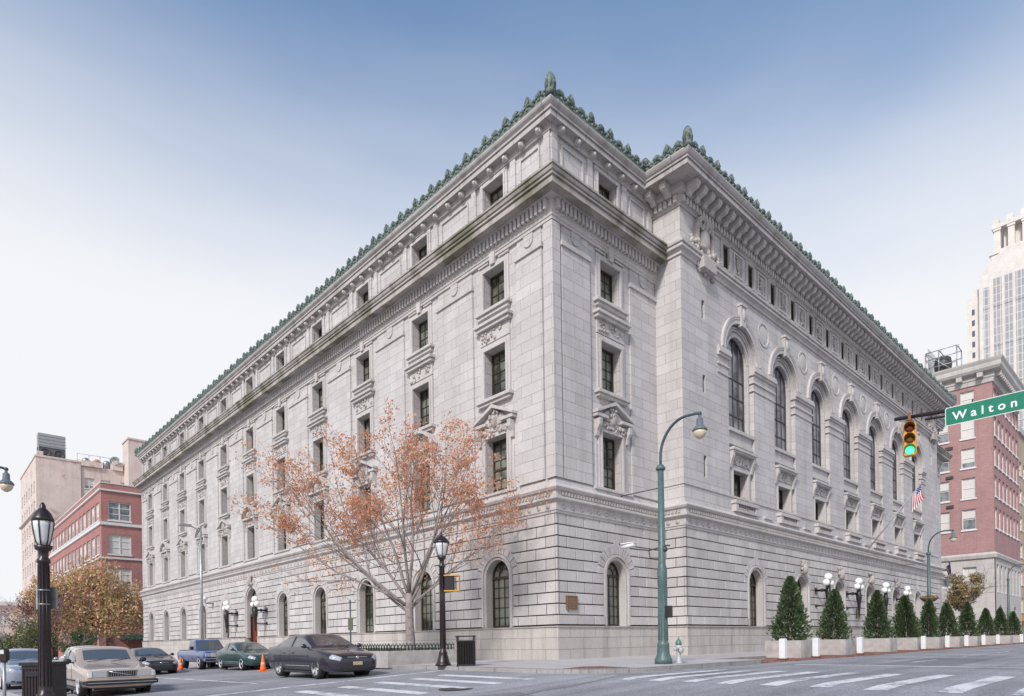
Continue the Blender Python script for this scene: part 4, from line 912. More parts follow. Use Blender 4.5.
# ---- white skyscraper
TW = thing('skyscraper', 'tall pale granite skyscraper with a columned crown at the right edge', 'skyscraper')
TX = 343
FT1 = frame(TX, 0, 0, 1, -1, 0)
b = MB(); b.box(TX, TX+50, -16, 52, 0, 158); b.box(TX+.02-2, TX+48, 16, 47, 0, 166); b.box(TX+3, TX+46, -10, 46, 158, 172); b.box(TX+.5, TX+46, -12, 49.5, 158, 161.5)
b.fprism(FT1, [(22, 166), (46, 166)]+arcpts(34, 166, 9.5, 0, 180, 12), -4, 1.8)
b.build('shaft', M_tower, TW)
b = MB(); b.box(TX+4, TX+40, -4, 43.5, 172, 177); b.box(TX+3.5, TX+40.5, -4.5, 44, 176.4, 178); b.box(TX+8, TX+36, 0, 39, 178, 190)
b.build('upper_storey', M_tower, TW)
b = MB()
for y in [41-5.2*k for k in range(8)]:
    b.box(TX+5, TX+7.2, y-1.2, y+1.2, 178, 187.5); b.box(TX+4.6, TX+7.6, y-1.5, y+1.5, 187.5, 188.6)
b.box(TX+4.4, TX+38, -2, 43, 188.6, 190.4)
for y in (41.5, 36.3, 26, 15.6): b.box(TX+4.8, TX+7.4, y-1.2, y+1.2, 190.4, 193)
b.box(TX+10, TX+30, 2, 33, 190.4, 196)
b.build('crown', M_tower, TW)
def tower_strip_mat():
    mt, N, L, bb = newmat('ribbon_glazing'); tc = N.new('ShaderNodeTexCoord'); br = N.new('ShaderNodeTexBrick'); br.offset = 0; br.inputs['Scale'].default_value = 1
    br.inputs['Brick Width'].default_value = 1.5; br.inputs['Row Height'].default_value = 3.7; br.inputs['Mortar Size'].default_value = .16; br.inputs['Color1'].default_value = (.30, .31, .33, 1); br.inputs['Color2'].default_value = (.38, .38, .39, 1); br.inputs['Mortar'].default_value = (.62, .58, .54, 1)
    L.new(tc.outputs['UV'], br.inputs[0]); L.new(br.outputs[0], bb.inputs['Base Color']); bb.inputs['Roughness'].default_value = .25; return mt
M_strip = tower_strip_mat()
for (u, hw) in ((44.2, 1.1), (40.0, 1.5), (36.0, 1.5), (32.0, 1.5), (28.0, 1.5), (24.2, 1.0)):
    b = MB(); b.fbox(FT1, u-hw, u+hw, 6, 160 if u > 40 else 163, 2.0, 2.12)
    for k in range(8): b.fbox(FT1, u-hw, u+hw, 150-18*k, 151.4-18*k, 2.1, 2.3)
    b.build('window_strip', M_strip, TW)
M_punch = plain('tower_window', (.10, .11, .13), .2, noise_amt=.2)
n_ = 0
for u in (49.6, 20.2, 18.0, 13.2, 11.0):
    for k in range(19):
        z = 150-5.0*k; b = MB(); b.fbox(FT1, u-.55, u+.55, z, z+2.6, .0, .08); b.build('window', M_punch, TW)

# ================================================================== TREES
def leafmat(name, cols, rough=.6, trans=.25):
    mt, N, L, b = newmat(name); geo = N.new('ShaderNodeNewGeometry'); cr = N.new('ShaderNodeValToRGB'); cr.color_ramp.interpolation = 'CONSTANT'; e = cr.color_ramp.elements
    e[0].position = 0; e[0].color = tuple(cols[0])+(1,); e[1].position = 1/len(cols); e[1].color = tuple(cols[1])+(1,)
    for i, c in enumerate(cols[2:]): x = e.new((i+2)/len(cols)); x.color = tuple(c)+(1,)
    L.new(geo.outputs['Random Per Island'], cr.inputs[0]); L.new(cr.outputs[0], b.inputs['Base Color']); b.inputs['Roughness'].default_value = rough; b.inputs['Specular IOR Level'].default_value = .25
    tr = N.new('ShaderNodeBsdfTranslucent'); L.new(cr.outputs[0], tr.inputs[0]); mx = N.new('ShaderNodeMixShader'); mx.inputs[0].default_value = trans; L.new(b.outputs[0], mx.inputs[1]); L.new(tr.outputs[0], mx.inputs[2]); L.new(mx.outputs[0], N['Material Output'].inputs[0]); return mt
def leaf(b, p, s, rn, flat=0):
    a = Vector((rn.gauss(0, 1), rn.gauss(0, 1), rn.gauss(0, 1))).normalized(); t = Vector((rn.gauss(0, 1), rn.gauss(0, 1), rn.gauss(0, 1))); c = a.cross(t).normalized()
    p = Vector(p); i = [b.vert(p-a*s), b.vert(p+c*s*.55), b.vert(p+a*s), b.vert(p-c*s*.55)]; b.face(i)
def grow(tb, tips, p, d, ln, r, lvl, maxl, rn, upb=.25, spread=.5, gr=0.62, wig=.16, nk=None, twig=.006):
    pts = [Vector(p)]; rs = [r]; n = 5; q = Vector(p); dd = Vector(d).normalized()
    for k in range(n):
        dd = (dd+Vector((rn.gauss(0, wig), rn.gauss(0, wig), rn.gauss(0, wig)+upb*.12))).normalized(); q = q+dd*(ln/n); pts.append(q.copy()); rs.append(max(r*(1-.5*(k+1)/n), twig))
    tb.tube(pts, rs, 7 if lvl < 2 else (5 if lvl < 3 else 3), cap=lvl < 1)
    if lvl >= maxl: tips.append((pts[-1], dd, pts)); return
    kids = nk or (3 if lvl < 2 else 4)
    for j in range(kids):
        f = .35+.65*(j+rn.random()*.6)/kids; i = min(int(f*n), n-1); base = pts[i].lerp(pts[i+1], f*n-i) if i < n else pts[-1]
        side = Vector((rn.gauss(0, 1), rn.gauss(0, 1), rn.gauss(0, .7))); side = (side-dd*side.dot(dd)).normalized()
        nd = (dd*(1-.25*spread)+side*spread*rn.uniform(.7, 1.2)+Vector((0, 0, upb*.3))).normalized()
        grow(tb, tips, base, nd, ln*gr*rn.uniform(.75, 1.15), max(rs[i]*.55, twig), lvl+1, maxl, rn, upb, spread, gr, wig, nk, twig)
    grow(tb, tips, pts[-1], dd, ln*gr*.9, rs[-1]*.8, lvl+1, maxl, rn, upb, spread, gr, wig, nk, twig)
# hero street tree, camera-right (r), away (f) and up directions keep its fan shape readable
HT = thing('autumn_street_tree', 'bare-limbed street tree with sparse salmon leaves in front of the courthouse arches', 'tree', (0, 0, 0))
rn = random.Random(21); tb = MB(); tips = []
bx, by = -5.2, 3.35; r_ = Vector((.729, -.6845, 0)); f_ = Vector((.6845, .729, 0))
P0 = Vector((bx, by, .3))
tb.tube([P0-Vector((0, 0, .5)), P0+Vector((0, 0, .05)), P0+Vector((.02, 0, .5)), P0+Vector((0, .02, 1.2)), P0+Vector((-.02, .03, 1.9)), P0+Vector((.0, .02, 2.5))], [.30, .25, .19, .165, .16, .15], 12)
limbs = [(1.7, -1.25, .25, 1.05, 4.3, .062), (1.9, -.98, -.35, 1.2, 4.3, .068), (2.1, -.66, .40, 1.3, 4.1, .07), (2.3, -.36, -.3, 1.4, 3.7, .072), (2.45, -.08, .35, 1.5, 3.7, .074), (2.4, .22, -.35, 1.45, 3.8, .07), (2.2, .55, .3, 1.35, 4.0, .068), (2.0, .85, -.15, 1.2, 4.1, .064), (1.8, 1.15, .2, 1.0, 3.9, .055), (1.9, -1.25, -.3, .8, 4.2, .05), (2.2, -.8, .7, 1.0, 3.6, .052), (2.3, .7, -.6, 1.1, 3.8, .052), (2.0, 1.2, -.3, .65, 3.0, .045)]
for (h, a, f, u, ln, r0) in limbs:
    grow(tb, tips, P0+Vector((0, 0, h)), r_*a+f_*f+Vector((0, 0, u)), ln, r0, 0, 3, rn, upb=.22, spread=.60, gr=.60, wig=.08, twig=.0055)
tb.build('trunk', M_bark, HT)
lb = MB()
for (p, d, pts) in tips:
    hh = p.z
    dens = (1.5 if hh > 5.4 else 1.15) if hh > 4.6 else .3
    dens *= max(.08, .35+1.1*noise.noise(p*1.15+Vector((3, 1, 7))))+.35
    for k in range(int(dens*rn.uniform(12, 23))):
        q = (pts[rn.randrange(2, len(pts))] if k % 3 else pts[-1])+Vector((rn.gauss(0, .13), rn.gauss(0, .13), rn.gauss(0, .07))); leaf(lb, q, rn.uniform(.034, .070), rn)
lo_ = MB()
for (u, z, n, s) in ((-3.7, 3.9, 130, .38), (-3.0, 3.5, 120, .4), (-2.7, 2.8, 90, .25), (2.6, 3.9, 90, .5), (3.4, 4.4, 80, .5), (-.2, 4.3, 50, .5), (.5, 3.2, 30, .3), (-3.9, 3.1, 50, .25)):      # low sprays
    c = P0+r_*u+Vector((0, 0, z))
    tb2 = None
    for k in range(n): leaf(lb, c+Vector((rn.gauss(0, s), rn.gauss(0, s), rn.gauss(0, s*.5))), rn.uniform(.03, .065), rn)
lb.build('crown', leafmat('salmon_leaves', [(.72, .35, .21), (.64, .29, .18), (.76, .44, .27), (.56, .25, .16), (.74, .42, .26), (.68, .36, .23), (.76, .47, .23)], trans=.4), HT, recalc=False, uv=False)
print('tips', len(tips), 'leaves', len(lb.f), 'trunk faces', len(tb.f))
def broad_tree(name, label, base, h, rad, cz, cols, n, seed, trunk_r=.25, ls=.11, lobes=16, group=None, cat='tree', sq=.75, gap=.35):
    t = thing(name, label, cat, (0, 0, 0), group=group); rn = random.Random(seed); tb = MB(); tips = []
    P = Vector(base); tb.tube([P-Vector((0, 0, .3)), P+Vector((0, 0, cz*.35)), P+Vector((.1, 0, cz*.7))], [trunk_r*1.2, trunk_r*.85, trunk_r*.7], 8)
    for k in range(7):
        a = k*.9+rn.random(); grow(tb, tips, P+Vector((.05, 0, cz*.6)), Vector((math.cos(a), math.sin(a), 1.0)), h*.34, trunk_r*.45, 0, 2, rn, spread=.6, wig=.15, twig=.012)
    tb.build('trunk', M_bark, t)
    b = MB(); L_ = []
    for k in range(lobes):
        v = Vector((rn.gauss(0, 1), rn.gauss(0, 1), rn.gauss(0, 1))).normalized()*rn.uniform(.35, .78); L_.append((P+Vector((v.x*rad, v.y*rad, cz+v.z*(h-cz)*sq)), rad*rn.uniform(.28, .48)))
    for k in range(n):
        c, r = L_[rn.randrange(len(L_))]; v = Vector((rn.gauss(0, 1), rn.gauss(0, 1), rn.gauss(0, 1))).normalized()*(rn.random()**.4)*r
        p = c+Vector((v.x, v.y, v.z*.75))
        if noise.noise(p*.9) < -gap*.6: continue
        leaf(b, p, rn.uniform(.6, 1.3)*ls, rn)
    b.build('crown', leafmat(name+'_leaves', cols), t, recalc=False, uv=False); return t
broad_tree('autumn_tree', 'large round tree with russet, gold and green leaves at the far end of the courthouse', (-3.4, 78, -1.2), 15.2, 8.4, 7.6, [(.62, .33, .24), (.66, .40, .26), (.56, .42, .22), (.42, .40, .18), (.66, .50, .26), (.40, .36, .16), (.60, .32, .24)], 40000, 3, .3, .17, 34, gap=.25)
broad_tree('purple_leaf_tree', 'tree with dull purple-red leaves at the far left behind the parked cars', (-9.8, 72, -1.3), 10.6, 4.6, 5.6, [(.20, .08, .08), (.26, .11, .10), (.15, .07, .07), (.30, .15, .12), (.18, .12, .07)], 4200, 4, .2, .13, 14, gap=.1)
broad_tree('green_tree', 'low green leafy tree behind the parked cars at the far left edge', (-12.5, 58, -1.2), 5.4, 3.6, 3.0, [(.08, .12, .04), (.11, .16, .05), (.06, .09, .035), (.20, .16, .06)], 5200, 5, .16, .11, 14)
broad_tree('green_tree', 'low green bushy tree in front of the green awning beside the lamp post', (-6.8, 66, -1.0), 4.2, 3.0, 2.3, [(.06, .10, .035), (.09, .13, .05), (.05, .08, .03)], 3600, 6, .12, .10, 12)
broad_tree('small_autumn_tree', 'small yellow-brown tree at the far avenue corner of the courthouse', (64.6, -1.0, 0), 9.0, 2.5, 5.6, [(.36, .26, .13), (.28, .23, .12), (.42, .30, .15), (.24, .21, .12)], 7500, 8, .12, .13, 18, gap=.15)
# clipped evergreens in concrete planters along the avenue
def conifer_mesh(seed, n=5200, h=2.75, r=.86):
    rn = random.Random(seed); b = MB()
    for k in range(n):
        t = rn.random()**.8; z = t*h
        prof = (1-t)**.64*(1 if t > .08 else .75+t*3); ang = rn.uniform(0, 2*math.pi); rr_ = r*prof*(.84+.5*noise.noise(Vector((math.cos(ang)*2.0, math.sin(ang)*2.0, z*2.4+seed*7)))+.11*rn.gauss(0, 1))
        q = rr_*(rn.random()**.22); p = Vector((q*math.cos(ang), q*math.sin(ang), z+.04))
        # small upright spray
        d = Vector((math.cos(ang)*.8, math.sin(ang)*.8, .75)).normalized(); s = rn.uniform(.05, .12); tt = Vector((rn.gauss(0, 1), rn.gauss(0, 1), rn.gauss(0, 1))); c = d.cross(tt).normalized()
        i = [b.vert(p-d*s*.4), b.vert(p+c*s*.45+d*s*.3), b.vert(p+d*s*1.2), b.vert(p-c*s*.45+d*s*.3)]; b.face(i)
    return b
M_con = leafmat('conifer_sprays', [(.06, .105, .05), (.085, .14, .065), (.12, .18, .09), (.04, .075, .04), (.17, .22, .13), (.08, .125, .06), (.12, .12, .05)], trans=.2)
PL = [7.65, 12.52, 18.87, 24.07, 28.75, 33.85, 39.37, 46.23, 52.3, 58.18]
ord_ = ['nearest the corner', 'second from the corner', 'third from the corner', 'fourth from the corner', 'fifth from the corner', 'sixth from the corner', 'seventh from the corner', 'eighth from the corner', 'ninth from the corner', 'farthest from the corner']
pb = []
for v in range(2):
    t = thing('evergreen_shrub', 'x', 'evergreen', (0, 0, 0)); conifer_mesh(40+v, h=2.75 if v == 0 else 2.6).build('foliage', M_con, t, recalc=False, uv=False)
    s_ = MB(); s_.tube([(0, 0, -.1), (.02, 0, .6), (0, .02, 2.2)], [.06, .05, .015], 6); s_.build('stem', M_bark, t); pb.append(t)
px0 = thing('planter', 'x', 'planter')
b = MB(); W, D_, H_ = .74, .78, .74
for x0, x1, y0, y1 in ((-W, W, -D_, -D_+.09), (-W, W, D_-.09, D_), (-W, -W+.09, -D_+.09, D_-.09), (W-.09, W, -D_+.09, D_-.09)): b.box(x0, x1, y0, y1, 0, H_)
b.box(-W+.09, W-.09, -D_+.09, D_-.09, .02, .1); b.build('box', M_conc, px0, bevel=.012)
b = MB(); b.box(-W+.09, W-.09, -D_+.09, D_-.09, .55, .64); b.build('soil', M_soil, px0)
for i, x in enumerate(PL):
    p = px0 if i == 0 else copy_tree(px0); p.location = (x, -6.53, -.085); p.rotation_euler = (0, 0, R((-1.2, .8, 1.5, -.6, 0, 1, -1, .5, 0, 1)[i])); tag(p, 'square grey concrete planter under an evergreen, %s' % ord_[i], 'planter', 'planters along the avenue kerb')
    e = pb[i] if i < 2 else copy_tree(pb[i % 2]); s = (1.0, .93, .96, .98, .92, .94, .97, .9, .92, .9)[i]; e.location = (x, -6.53, .53); e.scale = (s*(1.2 if i == 3 else 1.0), s, s*1.02); e.rotation_euler = (R((0, 2, -1.5, 1, 0, -2, 1, 0, 1, 0)[i]), R((1.5, -1, 1, -2, 2, 0, -1, 1, 0, 1)[i]), i*1.3)
    tag(e, 'cone shaped dark green evergreen growing in the planter %s' % ord_[i], 'evergreen', 'evergreens in planters along the avenue')
extra = copy_tree(pb[1]); extra.location = (26.35, -6.1, .5); extra.scale = (.8, .8, .62); tag(extra, 'short dark evergreen squeezed beside the lamp post with the hanging basket', 'evergreen', 'evergreens in planters along the avenue')
# white posts
b0 = thing('bollard', 'x', 'bollard'); b = MB(); 
sq = lambda s: [(-s, -s), (s, -s), (s, s), (-s, s)]
b.prismz(sq(.115), 0.05, .80); b.prismz(sq(.10), .80, .83); b.build('post', M_white, b0, bevel=.02)
b = MB(); b.prismz(sq(.15), -.05, .07); b.build('foot', plain('rusty_foot', (.12, .05, .035), .8), b0)
BL = [4.46, 7.62, 12.8, 23.31, 28.69, 33.84, 39.2, 44.48, 55.04]
near = ['first post, nearest the corner', 'second post from the corner', 'third post from the corner, by a brown planter', 'fourth post, after the widest gap', 'fifth post from the corner', 'sixth post from the corner', 'seventh post from the corner', 'eighth post from the corner', 'post farthest from the corner']
for i, x in enumerate(BL):
    o = b0 if i == 0 else copy_tree(b0); o.location = (x, -7.62, -.085); o.rotation_euler = (R((0, .6, -.5, 0, .8, 0, .3, 0, 0)[i]), R((.5, -1, .4, 1, 0, 0, .5, 0, 0)[i]), 0); tag(o, 'white square bollard before the planters, '+near[i], 'bollard', 'white bollards along the avenue kerb')

# planter bed of the street tree, with low iron hoops and ground cover
bed = thing('tree_bed', 'low concrete planting bed round the street tree with iron hoop edging', 'planting bed')
b = MB(); X0, X1, Y0, Y1, BH = -7.0, -3.7, 2.2, 8.6, .50
for q in ((X0, X1, Y0, Y0+.16), (X0, X1, Y1-.16, Y1), (X0, X0+.16, Y0+.16, Y1-.16), (X1-.16, X1, Y0+.16, Y1-.16)): b.box(*q, -.15, BH)
b.build('low_wall', M_conc, bed, bevel=.015)
b = MB(); b.box(X0+.16, X1-.16, Y0+.16, Y1-.16, .2, .42); b.build('soil', M_soil, bed)
def hoops(b, p, q, n):
    p, q = Vector(p), Vector(q)
    for k in range(n):
        a, c = p.lerp(q, k/n), p.lerp(q, (k+.75)/n); m_ = (a+c)/2; b.tube([a, a+Vector((0, 0, .2)), m_+Vector((0, 0, .28)), c+Vector((0, 0, .2)), c], .016, 5)
    b.tube([p+Vector((0, 0, .06)), q+Vector((0, 0, .06))], .014, 5); b.tube([p+Vector((0, 0, .20)), q+Vector((0, 0, .20))], .014, 5)
b = MB(); hoops(b, (X0+.06, Y0+.08, BH), (X1-.06, Y0+.08, BH), 20); hoops(b, (X0+.08, Y0, BH), (X0+.08, Y1, BH), 34); b.build('iron_edging', plain('dark_green_iron', (.02, .05, .04), .5), bed)
b = MB(); rn = random.Random(5)
for k in range(2200): leaf(b, (rn.uniform(X0+.2, X1-.2), rn.uniform(Y0+.2, Y1-.2), rn.uniform(.42, .58)), rn.uniform(.03, .06), rn)
tag(b.build('ground_cover', leafmat('ground_cover_leaves', [(.04, .12, .06), (.06, .16, .08), (.10, .2, .10), (.3, .12, .06)]), recalc=False, uv=False), 'low green ground cover in the tree bed', 'ground cover', kind='stuff')

# ================================================================== STREET FURNITURE
def post_lamp(name, label, x, y, z0, H, extra=None):
    t = thing(name, label, 'street lamp', (x, y, z0)); k = H/4.4
    b = MB(); b.lathe((0, 0, 0), [(.27, 0), (.27, .06), (.24, .09), (.2, .2), (.17, .32), (.14, .42), (.15, .46), (.11, .5), (.1, .6), (.085, 3.3*k), (.11, 3.32*k), (.11, 3.38*k), (.08, 3.42*k), (.08, 3.56*k), (.13, 3.6*k), (.15, 3.68*k)], 16)
    for q in range(10): a = q*math.pi/5; b.tube([(.097*math.cos(a), .097*math.sin(a), .62), (.083*math.cos(a), .083*math.sin(a), 3.28*k)], .012, 4)
    b.build('post', M_lampblack, t); L0 = 3.68*k; e_ = extra or 1
    b = MB(); b.lathe((0, 0, L0), [(.12*e_, 0), (.17*e_, .1), (.235*e_, .36), (.245*e_, .46)], 16); b.build('glass', M_lglass, t)
    b = MB(); b.lathe((0, 0, L0), [(.26*e_, .45), (.27*e_, .49), (.25*e_, .52), (.20*e_, .60), (.10*e_, .68), (.05, .7), (.05, .74), (.02, .80)], 16)
    for q in range(6):
        a = q*math.pi/3; b.tube([(q_*e_*math.cos(a), q_*e_*math.sin(a), L0+h_) for q_, h_ in ((.125, 0), (.18, .1), (.245, .36), (.255, .46))], .012, 5)
    c = b.build('lantern_cap', M_lampblack, t)
    return t
pl1 = post_lamp('post_lamp', 'black post lamp with bell lantern standing by the litter bin and hedge bed', -6.75, -.9, 0, 4.45)
pl2 = post_lamp('post_lamp', 'large black post lamp at the left edge with a sign plate strapped on', -18.14, -3.86, -.52, 3.84, .66)
for t_ in (pl1, pl2): t_['group'] = 'black post lamps'
b = MB(); b.box(-.23, .15, .11, .125, 2.05, 2.45); sp_ = b.build('sign_plate', M_steel); sp_.location = (-18.14, -3.86, -.52); sp_.rotation_euler = (0, 0, R(-43)); tag(sp_, 'grey back of a small sign plate on the left post lamp', 'sign')
b = MB(); b.lathe((0, 0, 2.12), [(.1, 0), (.1, .02)], 12); b.lathe((0, 0, 2.38), [(.1, 0), (.1, .02)], 12); st_ = b.build('strap', M_steel, sp_)
# pedestrian signal on the post lamp
ps = thing('pedestrian_signal', 'yellow edged black pedestrian signal box fixed to the post lamp', 'pedestrian signal', (-6.75, -.9, 2.8), R(-43))
b = MB(); b.box(.10, .42, -.16, .16, -.24, .24); b.build('housing', M_black, ps, bevel=.02)
b = MB()
for z0, z1 in ((.24, .28), (-.28, -.24)): b.box(.08, .60, -.2, .2, z0, z1)
b.box(.58, .60, -.2, -.12, -.24, .24); b.box(.58, .60, .12, .2, -.24, .24); b.build('visor', M_yellow, ps)
b = MB(); b.box(.46, .47, -.15, .15, -.2, .2); b.build('lens', plain('signal_dark_lens', (.10, .05, .02), .3), ps)
b = MB(); b.tube([(0, 0, .12), (.12, 0, .12)], .03, 6); b.tube([(0, 0, -.12), (.12, 0, -.12)], .03, 6); b.build('bracket', M_black, ps)
# litter bin
lb_ = thing('litter_bin', 'square black slatted litter bin beside the post lamp', 'litter bin', (-6.42, -1.74, 0), R(-43)); lb_.scale = (.92, .92, .95)
b = MB()
for k in range(7):
    for s in (-1, 1): u = -.27+.09*k; b.box(u-.032, u+.032, s*.31-.012, s*.31+.012, .06, .86); b.box(s*.31-.012, s*.31+.012, u-.032, u+.032, .06, .86)
b.box(-.26, .26, -.26, .26, .06, .62); b.build('body', plain('bin_black', (.014, .012, .012), .6, spec=.2), lb_)
b = MB(); b.box(-.33, .33, -.33, .33, .86, .90); b.box(-.33, -.27, -.33, .33, .9, 1.02); b.box(.27, .33, -.33, .33, .9, 1.02); b.box(-.36, .36, -.36, .36, 1.02, 1.06); b.box(-.33, .33, -.33, .33, 0, .06); b.build('lid', M_black, lb_)
bn = thing('corner_bin', 'dark boxy bin with slatted lid at the foot of the left post lamp', 'litter bin', (-18.1, -3.45, -.52), R(-43)); bn.scale = (.68, .9, 1.0)
b = MB(); b.box(-.34, .34, -.3, .3, 0, 1.0)
for k in range(8): b.box(-.31+.085*k, -.27+.085*k, -.315, -.3, .05, .95)
b.build('body', M_lampblack, bn, bevel=.01); b = MB(); b.box(-.38, .38, -.34, .34, 1.0, 1.06); b.box(-.2, .2, -.35, -.34, .8, .9); b.build('lid', M_black, bn)
# parking meter
pm = thing('parking_meter', 'dark parking meter on a grey pole at the left edge', 'parking meter', (-18.62, -2.45, -.55), R(-43))
b = MB(); b.tube([(0, 0, 0), (0, 0, 1.1)], .03, 8); b.lathe((0, 0, 0), [(.08, 0), (.08, .02), (.03, .04)], 10); b.build('pole', M_steel, pm)
for s in (0,):
    b = MB(); b.box(s*.1-.07, s*.1+.07, -.05, .05, 1.12, 1.30); b.lathe((s*.1, -.05, 1.30), [(.07, 0), (.07, .1)], 12, ax=(0, 1, 0)); h_ = b.build('meter_head', M_lampblack, pm); b = MB(); b.box(s*.1-.04, s*.1+.04, -.056, -.05, 1.25, 1.33); b.build('window', M_lglass, h_)
b = MB(); b.box(-.05, .05, -.03, .03, 1.08, 1.12); b.build('collar', M_lampblack, pm)
# swan-neck avenue lamps
def arm_lamp(label, x, y, z0, rz, H=8.1, out_=1.42, mat=M_teal, group=True, rods=True):
    t = thing('arm_lamp', label, 'street lamp', (x, y, z0), rz, 'swan neck lamps' if group else None); t.scale = (1, 1, .952)   # arm reaches along local +x
    b = MB(); b.lathe((0, 0, 0), [(.28, 0), (.28, .16), (.25, .20), (.24, .24), (.20, .34), (.185, .62), (.20, .66), (.17, .70), (.155, .76), (.135, 2.6), (.15, 2.65), (.155, 3.2), (.13, 3.3), (.115, 3.4), (.095, 6.55)], 18)
    for q in range(10): a = q*math.pi/5; b.tube([(.15*math.cos(a), .15*math.sin(a), .8), (.133*math.cos(a), .133*math.sin(a), 2.55)], .014, 4)
    b.lathe((0, 0, 6.52), [(.11, 0), (.15, .03), (.16, .09), (.12, .14), (.08, .2)], 16); b.build('pole', mat, t)
    b = MB(); R_ = 1.0; zc = H-R_
    pts = [(0, 0, 6.6), (0, 0, 6.9)]+[(R_*.95-R_*.95*math.cos(R(a)), 0, 6.95+(H-6.95)*math.sin(R(a))) for a in range(0, 91, 9)]+[(out_-.1, 0, H-.02), (out_, 0, H-.06)]
    b.tube(pts, [.045]*(len(pts)), 8); b.ball((out_, 0, H-.05), .07, 8, 6); b.build('arm', M_dteal, t)
    b = MB(); b.lathe((out_, 0, H-.1), [(.04, 0), (.05, -.08), (.10, -.12), (.11, -.34), (.16, -.38), (.22, -.46), (.23, -.5)][::-1], 16); b.build('lantern', plain('lantern_grey', (.13, .15, .165), .4), t)
    b = MB(); b.lathe((out_, 0, H-.6), [(.2, 0), (.19, -.1), (.14, -.2), (.05, -.27)][::-1], 16); b.build('lens', M_amber, t)
    if rods:
        b = MB(); b.tube([(0, 0, 5.95), (-1.55, 0, 5.95)], .018, 6); b.ball((-1.57, 0, 5.95), .035, 6, 4); b.build('banner_rod', M_irongrey, t)
    return t
al1 = arm_lamp('tall green swan neck lamp standing at the crossing beside the hydrant', -2.35, -6.75, 0, R(-90))
b = MB(); b.box(.14, .32, -.09, .09, 1.55, 1.95); b.build('button_box', M_black, al1, bevel=.02)
al2 = arm_lamp('green swan neck lamp with a hanging flower basket among the evergreens', 30.1, -6.3, 0, R(-90))
b = MB(); b.lathe((0, 0, 3.15), [(.1, 0), (.35, .08), (.52, .25), (.55, .36), (.5, .37), (.1, .3)], 16); bk = b.build('flower_basket', plain('moss_basket', (.16, .10, .05), .9, noise_amt=.4, nscale=8), al2)
b = MB(); rn = random.Random(2)
for k in range(160): a = rn.uniform(0, 6.3); q = rn.uniform(.1, .55); leaf(b, (q*math.cos(a), q*math.sin(a), 3.5+rn.uniform(-.05, .12)), .06, rn)
b.build('flowers', leafmat('basket_leaves', [(.2, .16, .05), (.12, .14, .04), (.35, .2, .06)]), bk, recalc=False, uv=False)
al3 = arm_lamp('most distant green swan neck lamp, in front of the stone base of the hotel', 60.8, -5.8, 0, R(-90))
al4 = arm_lamp('swan neck lamp at the left edge, only its lantern reaching into view', -18.95, 9.4, -.7, R(0))
# camera on the lamp at the crossing
cm = thing('security_camera', 'white security camera on a bracket on the green lamp at the crossing', 'security camera', (-2.35, -6.75, 3.75), R(-90))
b = MB(); b.tube([(0, 0, 0), (-.5, 0, -.05), (-1.25, 0, .1)], .025, 6); b.tube([(-.5, 0, -.05), (-.45, 0, -.3), (0, 0, -.35)], .02, 6); b.build('bracket', M_irongrey, cm)
b = MB(); b.tube([(-1.05, 0, .22), (-1.55, .0, .17)], .075, 10); b.box(-1.58, -1.0, -.085, .085, .27, .30); b.build('camera_body', M_white, cm)
b = MB(); b.ball((.12, 0, -.08), .09, 8, 6); b.tube([(.0, 0, .05), (.3, 0, .02)], .03, 6); b.build('sensor', M_irongrey, cm)
# hydrant
hy = thing('fire_hydrant', 'silver fire hydrant with a green bonnet on the pavement by the lamp', 'fire hydrant', (-1.85, -7.0, 0), R(-30)); hy.scale = (.72, .72, .93)
b = MB(); b.lathe((0, 0, 0), [(.17, 0), (.17, .04), (.11, .06), (.10, .5), (.14, .53), (.14, .58), (.12, .60), (.12, .66)], 16)
b.lathe((.1, 0, .5), [(.07, 0), (.07, .08), (.085, .08), (.085, .12), (.03, .14)], 10, ax=(1, 0, 0)); b.lathe((0, -.1, .46), [(.09, 0), (.09, .1), (.105, .1), (.105, .15), (.03, .17)], 12, ax=(0, -1, 0)); b.lathe((-.1, 0, .5), [(.06, 0), (.06, .12), (.03, .14)], 10, ax=(-1, 0, 0)); b.build('barrel', plain('hydrant_silver', (.42, .43, .44), .4, noise_amt=.12), hy)
b = MB(); b.lathe((0, 0, .66), [(.15, 0), (.15, .03), (.13, .08), (.09, .15), (.04, .19), (.03, .2), (.03, .26), (.01, .27)], 14); b.build('bonnet', M_hyg, hy)
# traffic signal, mast arm, street sign
ma = thing('signal_mast', 'dark mast arm reaching over the avenue from the right', 'signal mast', (.7, -20.5, 0))
b = MB(); b.lathe((0, 0, -.4), [(.3, 0), (.3, .4), (.2, .5), (.16, 1), (.12, 7.3)], 14); b.build('pole', M_black, ma)
b = MB(); b.tube([(0, 0, 6.5), (0, 4, 6.70), (0, 7.9, 7.0)], [.11, .075, .05], 10); b.tube([(0, 5.2, 6.66), (0, 7.15, 6.80)], .03, 6); b.tube([(0, 7.0, 6.79), (0, 7.0, 6.95)], .02, 5); b.build('arm', plain('mast_dark', (.03, .022, .028), .45), ma)
ts = thing('traffic_light', 'yellow three-lamp traffic light hanging from the mast arm, showing green', 'traffic light', (.62, -12.99, 6.98), R(14)); ts.scale = (.86, .86, .86)
b = MB(); b.tube([(0, 0, .1), (0, 0, -.25)], .045, 8); b.lathe((0, 0, -.16), [(.07, 0), (.07, .06)], 8); b.build('hanger', plain('rust_brown', (.20, .09, .04), .6), ts)
b = MB(); b.box(-.10, .12, -.17, .17, -1.32, -.24); b.box(-.085, .10, -.19, .19, -1.28, -.28); b.build('housing', M_yellow, ts, bevel=.03)
